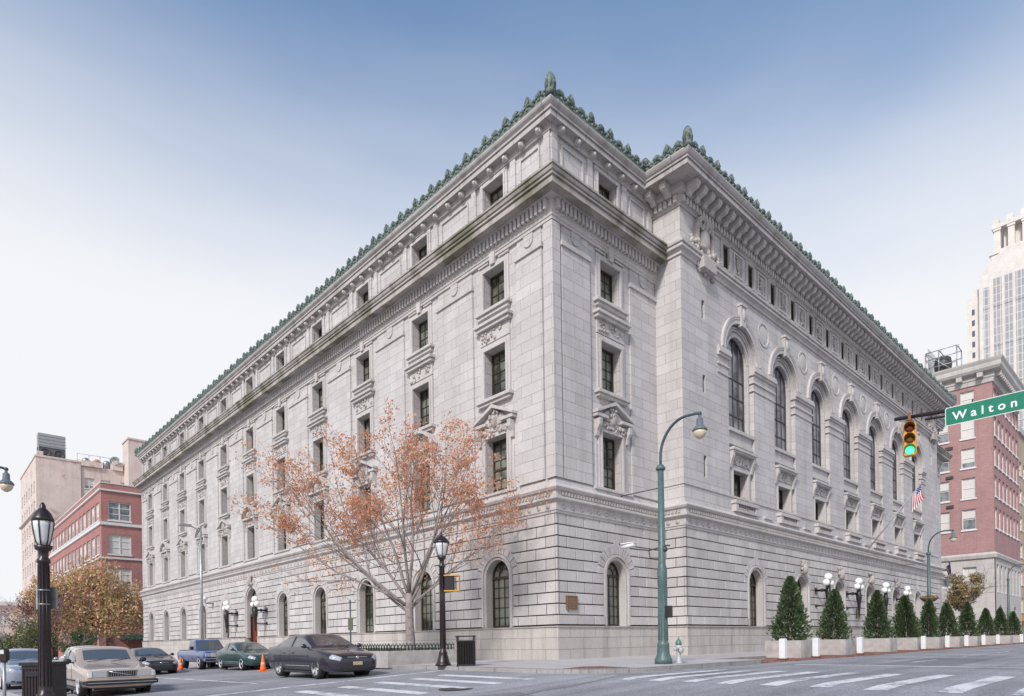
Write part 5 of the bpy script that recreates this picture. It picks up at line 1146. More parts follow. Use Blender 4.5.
for k, (c, on) in enumerate((((.12, .02, .01), 0), ((.16, .06, .01), 0), ((.05, .85, .45), 1))):
    z = -.43-.36*k; b = MB(); b.lathe((-.10, 0, z), [(.135, 0), (.13, .03), (.08, .06), (.01, .07)], 18, ax=(-1, 0, 0)); b.build('lens', plain('lens%d' % k, c, .25, noise_amt=0, emit=(.10, 1, .5) if on else None, es=.9), ts)
    b = MB()
    for s0, s1 in ((-20, 200),):
        pp = [(math.cos(R(a)), math.sin(R(a))) for a in range(s0, s1+1, 20)]
        for i in range(len(pp)-1):
            (y0, z0), (y1, z1) = pp[i], pp[i+1]; l0 = .12+.14*max(0, z0); l1 = .12+.14*max(0, z1); q = .155
            b.hexa([(-.1, y0*q, z+z0*q), (-.1, y1*q, z+z1*q), (-.1, y1*(q+.012), z+z1*(q+.012)), (-.1, y0*(q+.012), z+z0*(q+.012)), (-.1-l0, y0*q, z+z0*q), (-.1-l1, y1*q, z+z1*q), (-.1-l1, y1*(q+.012), z+z1*(q+.012)), (-.1-l0, y0*(q+.012), z+z0*(q+.012))])
    b.build('visor', plain('visor_ochre', (.35, .15, .03), .5), ts)
sg = thing('street_sign', 'green street name sign reading Walton hung on the mast arm', 'street sign', (.55, -13.86, 6.68), R(0))
def rounded(w, h, r, n=5):
    pts = []
    for cx, cy, a0 in ((w-r, h-r, 0), (r, h-r, 90), (r, r, 180), (w-r, r, 270)): pts += [(cx+r*math.cos(R(a0+90*k/n)), cy+r*math.sin(R(a0+90*k/n))) for k in range(n+1)]
    return pts
FSg = lambda u, z, d=0: (-d, -u, z)
b = MB(); b.fprism(FSg, [(u, z-.24) for u, z in rounded(2.6, .49, .05)], 0, .015); b.build('border', plain('sign_white', (.75, .78, .76), .5, noise_amt=.04), sg)
b = MB(); b.fprism(FSg, [(u+.018, z-.222) for u, z in rounded(2.564, .454, .04)], .015, .019); b.build('panel', plain('sign_green', (.0, .17, .10), .6, noise_amt=.08), sg)
tx = bpy.data.curves.new('lettering', 'FONT'); tx.body = 'Walton'; tx.size = .30; tx.extrude = .002; tx.offset = .006; tx.space_character = 1.62
to = bpy.data.objects.new('lettering', tx); col.objects.link(to); to.parent = sg; to.rotation_euler = (R(90), 0, R(-90)); to.location = (-.0225, -.17, -.115); tx.materials.append(MATS['sign_white'])
bpy.context.view_layer.update(); _me = bpy.data.meshes.new_from_object(to.evaluated_get(bpy.context.evaluated_depsgraph_get())); t2 = bpy.data.objects.new('lettering', _me); col.objects.link(t2); t2.parent = sg; t2.rotation_euler = to.rotation_euler; t2.location = to.location; bpy.data.objects.remove(to); t2.name = 'lettering'
b = MB(); b.tube([(.12, -.6, .36), (0.02, -.6, .24)], .02, 5); b.tube([(.12, -2, .34), (0.02, -2, .24)], .02, 5); b.build('bracket', M_black, sg)
# cobra-head lamp further down the side street
cb_ = thing('cobra_lamp', 'thin grey pole lamp with flat head far down the side street', 'street lamp', (-5.8, 27, -.5))
b = MB(); b.tube([(0, 0, 0), (0, 0, 9.35)], [.11, .06], 8); b.tube([(0, 0, 9.0), (-.7, 0, 9.3)], .035, 6); b.build('pole', M_steel, cb_)
b = MB(); b.box(-1.35, -.6, -.18, .18, 9.22, 9.36); b.build('lamp_head', M_steel, cb_, bevel=.03)
sl = thing('wall_lantern', 'small single globe wall lantern past the entrance arches', 'wall lantern', (-.1, 42, 4.6))
b = MB(); b.tube([(0, 0, 0), (-.7, 0, 0), (-.75, 0, .25)], .04, 6); b.build('bracket', M_black, sl); b = MB(); b.ball((-.75, 0, .45), .22, 12, 8); b.build('globe', M_lglass, sl)
# sign post by the tree
spz = thing('sign_post', 'thin post with a narrow olive sign box beside the tree bed', 'sign post', (-6.8, 5.3, 0), R(-43))
b = MB(); b.tube([(0, 0, -.1), (0, 0, 2.6)], .03, 8); b.build('post', M_dteal, spz); b = MB(); b.box(-.09, .09, -.06, .05, 1.35, 1.85); b.build('sign_box', plain('olive_grey', (.12, .12, .09), .6), spz, bevel=.01)

# globe lanterns on the courthouse walls (each is a thing fixed to the wall)
def globe_bracket(label, F, u, z, proj, rz, group):
    x, y, zz = F(u, z, .1); t = thing('globe_lantern', label, 'globe lantern', (x, y, zz), rz, group)   # wall is local +x behind, projects along -x
    p = proj; b = MB(); b.tube([(0, 0, .05), (-p, 0, .05)], .07, 8); b.tube([(0, 0, -.95), (-p, 0, -.95)], .04, 8); b.box(-.05, 0, -.16, .16, -.15, .25); b.box(-.05, 0, -.12, .12, -1.05, -.85); b.ball((-p*.5, 0, .05), .12, 8, 6)
    b.lathe((-p, 0, -1.6), [(.02, 0), (.07, .15), (.05, .3), (.1, .6), (.1, .8), (.17, 1.2), (.2, 1.5), (.13, 1.7), (.09, 1.9), (.15, 2.1), (.06, 2.25)], 10)
    for (a, c) in ((0, 1), (0, -1)): b.tube([(-p, 0, .1), (-p+a*.25, c*.25, .0), (-p+a*.5, c*.36, .12), (-p+a*.5, c*.36, .3)], .035, 6); b.lathe((-p+a*.5, c*.36, .28), [(.05, 0), (.1, .06), (.1, .1)], 8)
    b.build('bracket', M_black, t)
    for (a, c, h) in ((0, 1, .50), (0, -1, .50), (0, 0, .88)):
        b = MB(); b.ball((-p+a*.5, c*.36, h), .22 if h < .8 else .25, 14, 10); b.build('globe', M_globe, t)
    return t
globe_bracket('cluster of opal globes on a black bracket left of the side street entrance', FL, 36.3, 3.4, .9, 0, 'globe lanterns on the courthouse'); globe_bracket('cluster of opal globes on a black bracket right of the side street entrance', FL, 30.2, 3.4, .9, 0, 'globe lanterns on the courthouse')
for u, wd in ((23.0, 'cluster of white globes nearest the corner on the avenue wall'), (28.5, 'cluster of white globes, second along the avenue wall'), (34.3, 'cluster of white globes, third along the avenue wall'), (39.7, 'cluster of white globes, last along the avenue wall')):
    globe_bracket(wd, FB, u, 3.75, .8, R(90), 'globe lanterns on the courthouse')
# flags
def flag_mesh(b, w, h, waves, amp, seed=0, nx=14, ny=13, canton=True):
    idx = []
    for i in range(nx+1):
        row = []
        for j in range(ny+1):
            u = w*i/nx; z = -h*j/ny-.35*(u/w)**1.5*w*.5; row.append(b.vert((u*.82, amp*math.sin(waves*u/w*6.28+j*.12)*(.3+u/w), z)))
        idx.append(row)
    for i in range(nx):
        for j in range(ny):
            b.m = (2 if (canton and i < nx*.42 and j < 7) else (0 if j % 2 == 0 else 1)) if canton else 0; b.face([idx[i][j], idx[i+1][j], idx[i+1][j+1], idx[i][j+1]])
            if canton and b.m == 2 and i % 1 == 0 and (i+j) % 2 == 0:
                b.m = 1; c = (Vector(b.v[idx[i][j]])+Vector(b.v[idx[i+1][j+1]]))/2
                for sgy in (-.012, .012): b.poly([c+Vector((.035*math.cos(a), sgy, .035*math.sin(a))) for a in [R(90+72*q) for q in range(5)]])
    b.m = 0
fg = thing('national_flag', 'red, white and blue striped flag on a slanting pole on the avenue front', 'flag', (0, 0, 0))
pA = Vector((32.35, -1.9, 7.35)); pB = Vector((33.4, -5.2, 11.9))
b = MB(); b.tube([pA, pB], [.06, .035], 8); b.ball(pB, .1, 8, 6); b.tube([pA+Vector((0, .3, 0)), pA], .09, 6); b.build('flag_pole', plain('pole_grey', (.35, .35, .36), .4), fg)
b = MB(); H_ = (pA-pB).normalized(); sd_ = Vector((.55, -.15, 0)); nx, ny = 16, 13; gi = {}
for i in range(nx+1):
    for j in range(ny+1):
        u = i/nx; p = pB+H_*(.12+.95*j/ny)+Vector((0, 0, -1.35*u))+sd_*(.10*math.sin(7*u+j*.25)*u)-H_*(.35*u*u*(1-j/ny))+Vector((.25*u, .2*u, 0))*(.4+.3*j/ny); gi[i, j] = b.vert(p)
for i in range(nx):
    for j in range(ny): b.m = 2 if (i < 6 and j < 7) else (0 if j % 2 == 0 else 1); b.face([gi[i, j], gi[i+1, j], gi[i+1, j+1], gi[i, j+1]])
b.m = 1
for i in range(6):
    for j in range(7):
        if (i+j) % 2 == 0:
            q = [Vector(b.v[gi[a_, c_]]) for a_, c_ in ((i, j), (i+1, j), (i+1, j+1), (i, j+1))]; c = sum(q, Vector())/4; n = (q[1]-q[0]).cross(q[3]-q[0]).normalized(); e1 = (q[1]-q[0]).normalized(); e2 = n.cross(e1)
            for w_ in (-.008, .008): b.poly([c+n*w_+(e1*math.cos(R(90+72*k))+e2*math.sin(R(90+72*k)))*.022 for k in range(5)])
b.build('flag_cloth', [plain('flag_red', (.45, .03, .05), .7), plain('flag_white', (.7, .7, .7), .7, noise_amt=.03), plain('flag_blue', (.03, .04, .16), .7)], fg, recalc=False)
pf = thing('purple_banner', 'dark purple banner on a pole at the corner of the hotel', 'banner', (78.6, 3.0, 9.6), 0)
b = MB(); b.tube([(0, 0, -1.2), (-1.8, -.4, .6)], .04, 6); b.build('flag_pole', M_steel, pf); b = MB(); flag_mesh(b, 1.3, 1.5, 1.2, .1, canton=False); q = b.build('flag_cloth', plain('purple_cloth', (.06, .03, .10), .8), pf, recalc=False); q.location = (-1.8, -.4, .6); q.rotation_euler = (0, R(20), R(30))

# traffic cones
c0 = thing('traffic_cone', 'x', 'traffic cone')
b = MB(); b.box(-.19, .19, -.19, .19, 0, .035); b.lathe((0, 0, .035), [(.14, 0), (.125, .08), (.035, .68), (.03, .70)], 16); b.build('cone', M_cone, c0)
b = MB(); b.lathe((0, 0, .035), [(.096, .26), (.098, .27), (.076, .40), (.074, .40)], 16); b.build('collar', plain('cone_band', (.75, .40, .28), .5), c0)
for i, (x, y, l) in enumerate(((-8.55, 10.0, 'orange traffic cone between the dark grey sedan and the green car'), (-8.95, 20.6, 'orange traffic cone behind the wheel of the blue pickup'), (-6.1, 14.2, 'orange cone on the pavement by the entrance'))):
    if i == 2: continue
    o = c0 if i == 0 else copy_tree(c0); o.location = (x, y, g(x, y)); o.rotation_euler = (0, 0, .4*i); tag(o, l, 'traffic cone', 'traffic cones')

# ================================================================== CARS
def carpaint(name, c, metal=.35, rough=.28):
    mt = plain(name, c, rough, metal=metal if max(c) > .2 else .0, noise_amt=.03, nscale=3, coat=1 if max(c) > .2 else .8, spec=.5 if max(c) > .2 else .35); mt.node_tree.nodes['Principled BSDF'].inputs['Coat Roughness'].default_value = .05; return mt
def ringpts(x, w, zb, zs, zt, tumble=.90):
    h = [(0, zb), (w*.80, zb), (w*.95, zb+.06), (w*.995, zb+(zs-zb)*.35), (w, zb+(zs-zb)*.62), (w*.985, zs-.06), (w*.93, zs+(zt-zs)*.35), (w*.78, zt-.02), (w*.4, zt), (0, zt+.005)]
    return [(x, y, z) for y, z in h]+[(x, -y, z) for y, z in h[-2:0:-1]]
def shell(stations, mat, parent, wheels, wr, width, name='body', sub=2):
    b = MB(); b.sm = True; rings = []
    for s in stations: rings.append([b.vert(p) for p in ringpts(*s)])
    n = len(rings[0])
    for i in range(len(rings)-1):
        for k in range(n): b.face([rings[i][k], rings[i+1][k], rings[i+1][(k+1) % n], rings[i][(k+1) % n]])
    b.face(rings[0][::-1]); b.face(rings[-1])
    o = b.build(name, mat, parent, uv=False); m_ = o.modifiers.new('s', 'SUBSURF'); m_.levels = sub; m_.render_levels = sub
    cut = MB()
    for wx in wheels:
        for s in (-1, 1): cut.lathe((wx, s*(width-.30), wr+.0), [(wr*1.16, 0), (wr*1.16, .5)], 28, ax=(0, s, 0), smooth=False)
    co = cut.build('cutter', mat); bo = o.modifiers.new('b', 'BOOLEAN'); bo.operation = 'DIFFERENCE'; bo.object = co; bo.solver = 'EXACT'
    dg = bpy.context.evaluated_depsgraph_get(); me = bpy.data.meshes.new_from_object(o.evaluated_get(dg)); o.modifiers.clear(); o.data = me; bpy.data.objects.remove(co)
    for p in me.polygons: p.use_smooth = True
    return o
def wheel_parts(t, x, y, r, wd=.21, spokes=5, rimmat=None):
    s = 1 if y > 0 else -1
    b = MB(); b.lathe((x, y-s*wd/2, r), [(r*.62, 0), (r*.93, .0), (r, .03), (r, wd-.03), (r*.93, wd), (r*.72, wd), (r*.68, wd-.03)], 26, ax=(0, s, 0)); o = b.build('wheel', M_rubber, t)
    b = MB(); c = (x, y-s*wd/2, r); b.lathe(c, [(r*.3, wd*.5), (r*.68, wd*.5), (r*.73, wd+.006), (r*.66, wd+.006), (r*.62, wd*.72), (r*.2, wd*.75), (r*.16, wd*.95), (r*.02, wd*.96)], 24, ax=(0, s, 0)); b.build('rim', plain('rim_recess', (.22, .22, .23), .4, metal=.4) if spokes else (rimmat or M_rim), o)
    if spokes:
        b = MB()
        for k in range(spokes):
            a = 2*math.pi*k/spokes; d = Vector((math.cos(a), 0, math.sin(a))); e = Vector((-math.sin(a), 0, math.cos(a))); base = Vector(c)+Vector((0, s*wd*.78, 0)); p, q = base+d*r*.1, base+d*r*.66
            w1, w2 = r*.10, r*.19; b.hexa([p-e*w1, p+e*w1, q+e*w2, q-e*w2]+[v+Vector((0, s*.03, 0)) for v in (p-e*w1, p+e*w1, q+e*w2, q-e*w2)])
        b.build('spokes', rimmat or M_rim, o)
def lerp3(a, b, t): return Vector(a).lerp(Vector(b), t)
def glasspane(t, name, q, m=(.06, .06, .06, .06), off=.006, mat=None):
    """q = bottom-left, bottom-right, top-right, top-left; inset fractions left,right,bottom,top; thin curved-free pane proud of the cabin"""
    def P(u, v): return lerp3(lerp3(q[0], q[1], u), lerp3(q[3], q[2], u), v)
    pts = [P(m[0], m[2]), P(1-m[1], m[2]), P(1-m[1], 1-m[3]), P(m[0], 1-m[3])]; n = (Vector(q[1])-Vector(q[0])).cross(Vector(q[3])-Vector(q[0])).normalized()
    c = sum((Vector(p) for p in q), Vector())/4
    if n.dot(c-Vector((c.x*.6, 0, .7))) < 0: n = -n
    b = MB(); b.hexa([p-n*.01 for p in pts]+[p+n*off for p in pts]); return b.build(name, mat or M_carglass, t)
from mathutils.bvhtree import BVHTree
def sedan(name, label, loc, rz, paint, Lg=4.75, W=.90, H=1.45, hood=(.70, .93), belt=.96, deck=1.0, xw=(.85, -.05), xr=(-1.75, -1.05), wb=(1.40, -1.34), wr=.325, boxy=False, rimmat=None, spokes=5, lights='modern', plate=False, group=None, cat='car', roofw=.66, cabw=.86):
    t = thing(name, label, cat, (loc[0], loc[1], g(loc[0], loc[1])), rz, group); h = Lg/2; rw = roofw
    def low(x, w, zb, zs, zh, e=.03):
        return (x, [(0, zb), (w*.82, zb), (w*.955, zb+.07), (w*.995, zb+(zs-zb)*.45), (w*.985, zs-.05), (w*.955, zs), (w*.86, zs+(zh-zs)*.7), (w*.70, zh), (0, zh+e)])
    def cab(x, zr, f=0, dz=0):
        b = belt+dz; return (x, [(0, .18), (W*.82, .18), (W*.955, .25), (W*.998, .18+(b-.18)*.45), (W*.988, b-.05), (W*.93, b+.005), (W*(rw+.10), zr-.115), (W*rw, zr-.035), (0, zr)])
    xb = (xw[1]+xr[1])*.5-.02
    if boxy: nose = [(h, .84, .36, -.30, -.28), (h-.015, .92, .30, -.10, -.04), (h-.05, .95, .28, -.05, -.0), (h-.14, .97, .26, -.03, .02), (h-.42, .985, .24, .0, .05)]
    else: nose = [(h, .50, .36, -.22, -.20), (h-.03, .64, .27, -.12, -.08), (h-.11, .80, .22, -.08, -.01), (h-.26, .92, .20, -.04, .04), (h-.58, .985, .19, .02, .09)]
    hz = hood[0]; st = [low(x, W*w, zb, hz+a, hz+b) for x, w, zb, a, b in nose]; nn = len(st)
    st.append(low(xw[0]+.42, W, .18, belt-.07, hood[1]-.05)); st.append(low(xw[0]+.06, W, .18, belt-.03, hood[1]+.0, .035)); ic = len(st)
    st.append((xw[0]-.02, [(0, .18), (W*.82, .18), (W*.955, .25), (W*.998, .5), (W*.988, belt-.07), (W*.945, belt-.01), (W*.885, belt+.01), (W*.82, belt+.015), (0, hood[1]+.05)]))
    st.append(cab(xw[1], H-.03)); st.append(cab(xw[1]-.22, H-.004)); st.append(cab(xb+.035, H+.004)); st.append(cab(xb-.035, H+.003)); st.append(cab(xr[1]+.12, H-.015)); st.append(cab(xr[1]-.04, H-.05)); ir = len(st)-1
    q_ = min(.40, (xr[1]-xr[0])*.45); zq = (H-.05)+((deck+.02)-(H-.05))*(q_+.04)/(xr[1]-xr[0])*.80
    xq, rq = cab(xr[1]-q_, zq); rq[6] = (W*(rw+.13), zq-.10); rq[7] = (W*(rw+.03), zq-.03); st.append((xq, rq))
    st.append((xr[0]+.02, [(0, .19), (W*.82, .19), (W*.955, .26), (W*.995, .5), (W*.985, belt-.04), (W*.94, belt+.02), (W*.84, deck-.02), (W*.76, deck), (0, deck+.02)])); idk = len(st)-1
    st.append(low(xr[0]-.14, W*.995, .20, belt-.02, deck, .02))
    tail = [(-h+.26, .975, .23, -.10, -.01), (-h+.08, .93 if boxy else .88, .27, -.15, -.03), (-h+.01, .90 if boxy else .78, .32, -.20, -.08), (-h, .82 if boxy else .66, .38, -.30, -.26)]
    for x, w, zb, a, b in tail: st.append(low(x, W*w, zb, deck+a, deck+b, .01))
    b = MB(); b.sm = True; rings = []
    for x, hp in st: rings.append([b.vert((x, y, z)) for y, z in hp+[(-y, z) for y, z in hp[-2:0:-1]]])
    n = 16; F_ = []
    for i in range(len(rings)-1):
        for k in range(n):
            seg = k if k < 8 else 15-k      # mirrored segment number 0..7
            m = 0
            if i == ic and seg == 7: m = 1
            if ic <= i <= ir and seg == 5 and i != ic+3: m = 3
            if i in (ir, ir+1) and seg == 7: m = 2
            if (not boxy and i in (1, 2) and seg in (4, 5)) or (boxy and 0): m = 4
            if i >= len(rings)-4 and i < len(rings)-2 and seg in (3, 4): m = 5
            b.m = m; b.face([rings[i][k], rings[i+1][k], rings[i+1][(k+1) % n], rings[i][(k+1) % n]])
    b.m = 0; b.face(rings[0][::-1]); b.face(rings[-1])
    mats = [paint, M_carglass, M_carglass, M_carglass, M_headlamp, M_tail]
    o = b.build('body', mats, t, uv=False); md_ = o.modifiers.new('s', 'SUBSURF'); md_.levels = md_.render_levels = 2
    cut = MB()
    for wx in wb:
        for s in (-1, 1): cut.lathe((wx, s*(W-.30), wr), [(wr*1.13, 0), (wr*1.13, .5)], 32, ax=(0, s, 0), smooth=False)
    co = cut.build('cutter', paint); bo = o.modifiers.new('b', 'BOOLEAN'); bo.operation = 'DIFFERENCE'; bo.object = co; bo.solver = 'EXACT'
    dg = bpy.context.evaluated_depsgraph_get(); me = bpy.data.meshes.new_from_object(o.evaluated_get(dg)); o.modifiers.clear(); bpy.data.objects.remove(co)
    vs = [v.co.copy() for v in me.vertices]; tree = BVHTree.FromPolygons(vs, [tuple(p.vertices) for p in me.polygons])
    groups = {}
    for p in me.polygons:
        c = p.center; mi = p.material_index
        key = (0,) if mi in (0,) or mi > 5 else ((mi,) if mi in (1, 2) else ((mi, c.y > 0, c.x > xb) if mi == 3 else (mi, c.y > 0)))
        groups.setdefault(key, []).append(tuple(p.vertices))
    nm = {0: 'body', 1: 'windscreen', 2: 'rear_window', 3: 'side_window', 4: 'headlight', 5: 'tail_light'}
    bpy.data.objects.remove(o)
    for key, fs in groups.items():
        used = sorted({v for f in fs for v in f}); mp_ = {v: i for i, v in enumerate(used)}; m2 = bpy.data.meshes.new(nm[key[0]]); m2.from_pydata([vs[v] for v in used], [], [tuple(mp_[v] for v in f) for f in fs]); m2.materials.append(mats[key[0]])
        for p in m2.polygons: p.use_smooth = True
        ob = bpy.data.objects.new(nm[key[0]], m2); col.objects.link(ob); ob.parent = t
    def sy(x, z, s):
        r_ = tree.ray_cast(Vector((x, s*2, z)), Vector((0, -s, 0))); return r_[0].y if r_[0] else s*W
    def sx(y, z, s=1):
        r_ = tree.ray_cast(Vector((s*4, y, z)), Vector((-s, 0, 0))); return r_[0].x if r_[0] else s*h
    for x in wb:
        for s in (-1, 1):
            wheel_parts(t, x, s*(W-.125), wr, spokes=spokes, rimmat=rimmat)
            b = MB(); b.lathe((x, s*(W-.31), wr), [(wr*1.12, 0), (wr*1.12, .02)], 20, ax=(0, s, 0)); b.build('wheel_well', M_dk, t)
    for s in (-1, 1):
        for x in (xw[0]-.12, xb, xr[1]-.10):
            b = MB(); b.tube([(x-.02*k, sy(x-.02*k, z, s)+s*.001, z) for k, z in enumerate((.30, .45, .6, .75, belt-.06))], .0065, 4); b.build('door_seam', M_dk, t)
        for x in (xb+.10, xr[1]+.05):
            z = belt-.15; y = sy(x, z, s); b = MB(); b.box(x, x+.17, *sorted((y-s*.01, y+s*.025)), z-.018, z+.018); b.build('door_handle', M_trimblk if boxy else paint, t, bevel=.006)
        b = MB(); zz = .46 if boxy else .40; b.tube([(x, sy(x, zz, s), zz) for x in [wb[1]+wr*1.2+(wb[0]-wb[1]-wr*2.4)*k/6 for k in range(7)]], .022 if boxy else .012, 6); b.build('side_moulding', M_trimblk if boxy else M_chrome, t)
        b = MB(); b.box(wb[1]+wr*1.15, wb[0]-wr*1.15, *sorted((s*(W*.80), s*(W*.965))), .165, .24); b.build('sill', M_trimblk, t, bevel=.02)
        x = xw[0]-.28; b = MB(); b.ball((x, s*(W+.07), belt+.075), .1, 12, 8, (.75, 1.0, .72)); b.box(x-.03, x+.05, *sorted((s*(W*.9), s*(W+.05))), belt+.01, belt+.05); b.build('wing_mirror', M_trimblk if boxy else paint, t)
        b = MB(); zt = H-.115+.01; b.tube([(xw[0]-.12, sy(xw[0]-.12, belt+.05, s), belt+.05), (xw[1]-.05, sy(xw[1]-.05, zt-.03, s), zt-.03), (xb, sy(xb, zt, s), zt), (xr[1], sy(xr[1], zt-.05, s), zt-.05)], .009, 5); b.build('window_trim', M_dk, t)
    b = MB(); b.hexa([(xb-.05, -W*.93, belt+.02), (xb+.04, -W*.93, belt+.02), (xb+.04, -W*.90, belt+.02), (xb-.05, -W*.90, belt+.02), (xb-.04, -W*(rw+.11), H-.13), (xb+.04, -W*(rw+.11), H-.13), (xb+.04, -W*(rw+.09), H-.13), (xb-.04, -W*(rw+.09), H-.13)]); b.build('door_pillar', M_dk, t)
    def front(nm_, y0, y1, z0, z1, mat, out_=.012, bev=0, par=None):
        b = MB(); k = 8; zm = (z0+z1)/2
        for i in range(k):
            a, c = y0+(y1-y0)*i/k, y0+(y1-y0)*(i+1)/k; xa, xc = sx(a, zm), sx(c, zm)
            b.hexa([(xa-.08, a, z0), (xa+out_, a, z0), (xc+out_, c, z0), (xc-.08, c, z0), (xa-.08, a, z1), (xa+out_, a, z1), (xc+out_, c, z1), (xc-.08, c, z1)])
        return b.build(nm_, mat, par or t)
    zf = hood[0]
    if not boxy:
        front('grille', -W*.40, W*.40, zf-.13, zf-.05, M_dk, .006); front('grille_bar', -W*.38, W*.38, zf-.085, zf-.068, M_chrome, .014)
        front('lower_intake', -W*.52, W*.52, .27, .37, M_dk, .006); front('bumper_line', -W*.74, W*.74, .455, .463, M_dk, .002)
        for s in (-1, 1): front('fog_lamp_recess', *sorted((s*W*.58, s*W*.70)), .31, .38, M_dk, .004)
        b = MB(); x = sx(0, zf-.09); b.lathe((x-.01, 0, zf-.09), [(.05, 0), (.05, .03), (.035, .035)], 12, ax=(1, 0, 0)); b.build('badge', M_chrome, t)
    else:
        for s in (-1, 1):
            front('headlight', *sorted((s*W*.42, s*W*.78)), zf-.18, zf-.03, M_headlamp, .02); front('indicator', *sorted((s*W*.79, s*W*.90)), zf-.18, zf-.03, M_lglass, .03)
        gr = front('grille', -W*.38, W*.38, zf-.19, zf-.01, M_dk, .012); b = MB(); x = sx(0, zf-.1)
        for q in range(13): b.box(x+.012, x+.022, -W*.36+q*W*.06-.004, -W*.36+q*W*.06+.004, zf-.18, zf-.02)
        for z in (zf-.20, zf-.02): b.box(x-.02, x+.03, -W*.40, W*.40, z, z+.018)
        b.tube([(x+.024, -W*.36, zf-.03), (x+.024, W*.36, zf-.17)], .012, 5); b.build('grille_slats', M_chrome, gr)
        b = MB(); b.box(h-.14, h+.09, -W*.97, W*.97, .36, .49); b.box(h-.7, h-.1, W*.955, W*1.01, .38, .47); b.box(h-.7, h-.1, -W*1.01, -W*.955, .38, .47); b.build('bumper', M_trimblk, t, bevel=.03)
        b = MB(); b.box(h+.088, h+.096, -W*.92, W*.92, .415, .43); b.build('bumper_strip', M_chrome, t); front('air_dam', -W*.7, W*.7, .22, .33, M_dk, .004)
    if plate: x = sx(0, .48); b = MB(); b.box(x-.01, x+.02, -.16, .16, .43, .54); b.build('number_plate', M_plate, t, bevel=.004)
    b = MB(); b.tube([(xw[0]+.02, -W*.6, hood[1]+.055), (xw[0]-.1, -.05, hood[1]+.13)], .008, 4); b.tube([(xw[0]+.04, .05, hood[1]+.055), (xw[0]-.1, W*.55, hood[1]+.12)], .008, 4); b.build('wiper', M_dk, t)
    return t
P_acc = carpaint('paint_dark_grey', (.022, .019, .030)); P_vol = carpaint('paint_champagne', (.44, .34, .27), .15, .3); P_grn = carpaint('paint_dark_green', (.02, .055, .055)); P_blk = carpaint('paint_near_black', (.025, .025, .03)); P_wht = carpaint('paint_silver_white', (.50, .52, .56), .3); P_slv = carpaint('paint_silver_blue', (.30, .34, .42), .4); P_blu = carpaint('paint_blue', (.05, .10, .27), .3)
HD = R(-90)
sedan('sedan', 'dark grey sedan waiting at the stop line beside the tree bed', (-9.72, 2.1), HD, P_acc, 5.0, .93, 1.48, (.76, .95), .97, 1.07, (1.12, .28), (-1.90, -1.02), (1.42, -1.36), .335, plate=True, roofw=.64)
sedan('boxy_sedan', 'champagne boxy sedan with a black bumper just right of the left post lamp', (-15.62, 4.75), HD, P_vol, 4.90, .92, 1.46, (.76, .93), .94, .98, (.72, .12), (-1.75, -1.25), (1.42, -1.35), .31, boxy=True, spokes=0, lights='clear', roofw=.72, cabw=.9)
sedan('sedan', 'dark green sedan parked against the kerb by the entrance', (-7.75, 13.9), HD, P_grn, 4.75, .88, 1.38, (.70, .88), .92, .98, (.85, .0), (-1.75, -1.05), (1.42, -1.34), .31, spokes=0)
sedan('sedan', 'near-black low sedan driving behind the champagne car', (-11.1, 18.4), HD, P_blk, 4.8, .90, 1.38, (.70, .9), .93, .98, (.85, .0), (-1.8, -1.1), (1.42, -1.36), .31, spokes=0)
sedan('sedan', 'silver-white sedan half hidden behind the champagne car', (-14.0, 16.4), HD, P_wht, 4.9, .92, 1.62, (.86, 1.05), 1.08, 1.12, (.95, .25), (-1.9, -1.3), (1.45, -1.4), .34, spokes=0)
sedan('estate_car', 'silver-blue car parked far left behind the parking meter', (-16.55, 15.0), HD, P_slv, 4.9, .92, 1.62, (.88, 1.06), 1.08, 1.12, (1.05, .35), (-2.1, -1.9), (1.45, -1.4), .34, spokes=0)
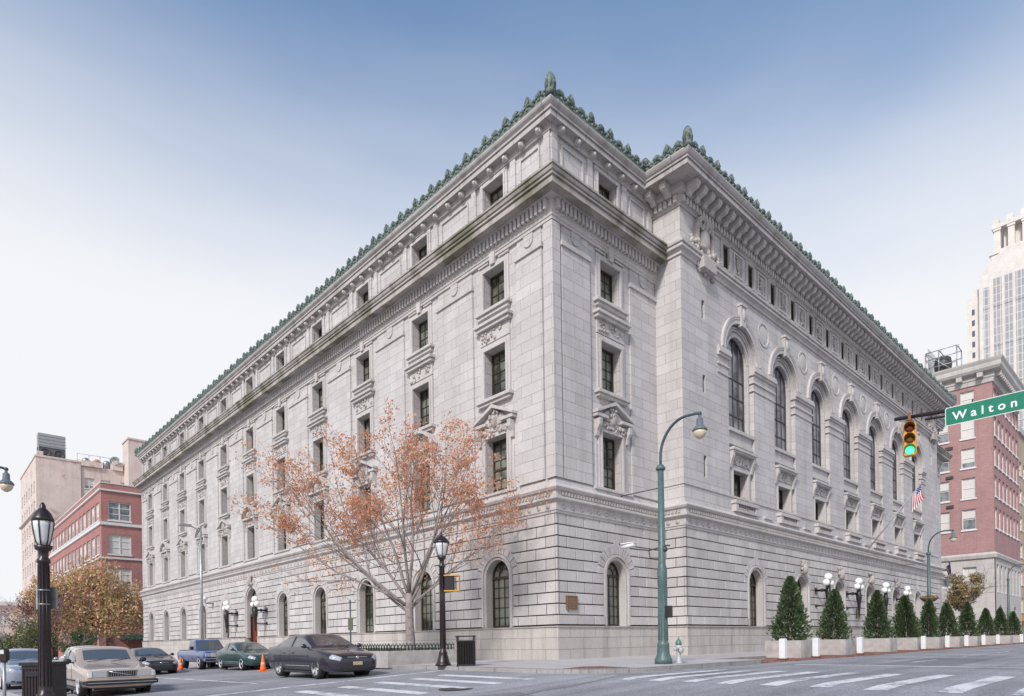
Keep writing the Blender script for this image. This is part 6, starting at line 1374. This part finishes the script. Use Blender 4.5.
# pickup
def pickup(loc):
    t = thing('pickup_truck', 'blue pickup truck with a pale front parked behind the green sedan', 'pickup truck', (loc[0], loc[1], g(*loc)), HD); h = 2.45; W = .90
    st = [(h, W*.88, .42, .84, .90), (h-.06, W*.94, .38, .90, .96), (h-.25, W*.98, .36, .96, 1.02), (1.2, W, .36, 1.0, 1.06), (.9, W, .36, 1.02, 1.07), (.2, W, .36, 1.04, 1.06), (-.75, W, .36, 1.04, 1.06), (-.9, W, .38, 1.02, 1.04), (-h+.1, W*.99, .40, 1.02, 1.04), (-h, W*.97, .44, 1.0, 1.02)]
    shell(st, P_blu, t, (1.55, -1.45), .36, W)
    for x in (1.55, -1.45):
        for s in (-1, 1):
            wheel_parts(t, x, s*(W-.12), .36, .24, 0); b = MB(); b.lathe((x, s*(W-.3), .36), [(.4, 0), (.4, .02)], 20, ax=(0, s, 0)); b.build('wheel_well', M_dk, t)
    zb, zt = 1.03, 1.62; B = {('f', s): (.85, s*.80, zb) for s in (-1, 1)}; B.update({('r', s): (-.72, s*.80, zb) for s in (-1, 1)}); T = {('f', s): (.25, s*.64, zt) for s in (-1, 1)}; T.update({('r', s): (-.60, s*.64, zt) for s in (-1, 1)})
    b = MB(); k = (('f', 1), ('f', -1), ('r', -1), ('r', 1)); b.hexa([B[q] for q in k]+[T[q] for q in k]); b.build('cabin', P_blu, t, bevel=.05)
    glasspane(t, 'windscreen', [B[('f', 1)], B[('f', -1)], T[('f', -1)], T[('f', 1)]], (.06, .06, .08, .1), .01); glasspane(t, 'rear_window', [B[('r', 1)], B[('r', -1)], T[('r', -1)], T[('r', 1)]], (.12, .12, .2, .15), .01)
    for s in (-1, 1):
        f0, r0, f1, r1 = B[('f', s)], B[('r', s)], T[('f', s)], T[('r', s)]; glasspane(t, 'side_window', [f0, r0, r1, f1], (.12, .12, .1, .12), .012)
        b = MB(); b.box(h-.06, h+.02, *sorted((s*.52, s*.82)), .70, .88); b.build('headlight', M_headlamp, t, bevel=.01)
        b = MB(); b.box(.62, .78, *sorted((s*.88, s*1.06)), 1.08, 1.26); b.build('wing_mirror', M_trimblk, t, bevel=.02)
    b = MB(); b.box(h-.05, h+.03, -.52, .52, .68, .90); b.build('grille', plain('pale_grille', (.5, .45, .4), .4), t, bevel=.01)
    b = MB(); b.box(h-.1, h+.13, -.88, .88, .44, .60); b.build('bumper', M_chrome, t, bevel=.03)
    b = MB(); b.box(-h+.08, -.80, -.74, .74, 1.03, 1.055); b.build('bed_floor', M_dk, t)
    return t
pickup((-7.75, 20.1))
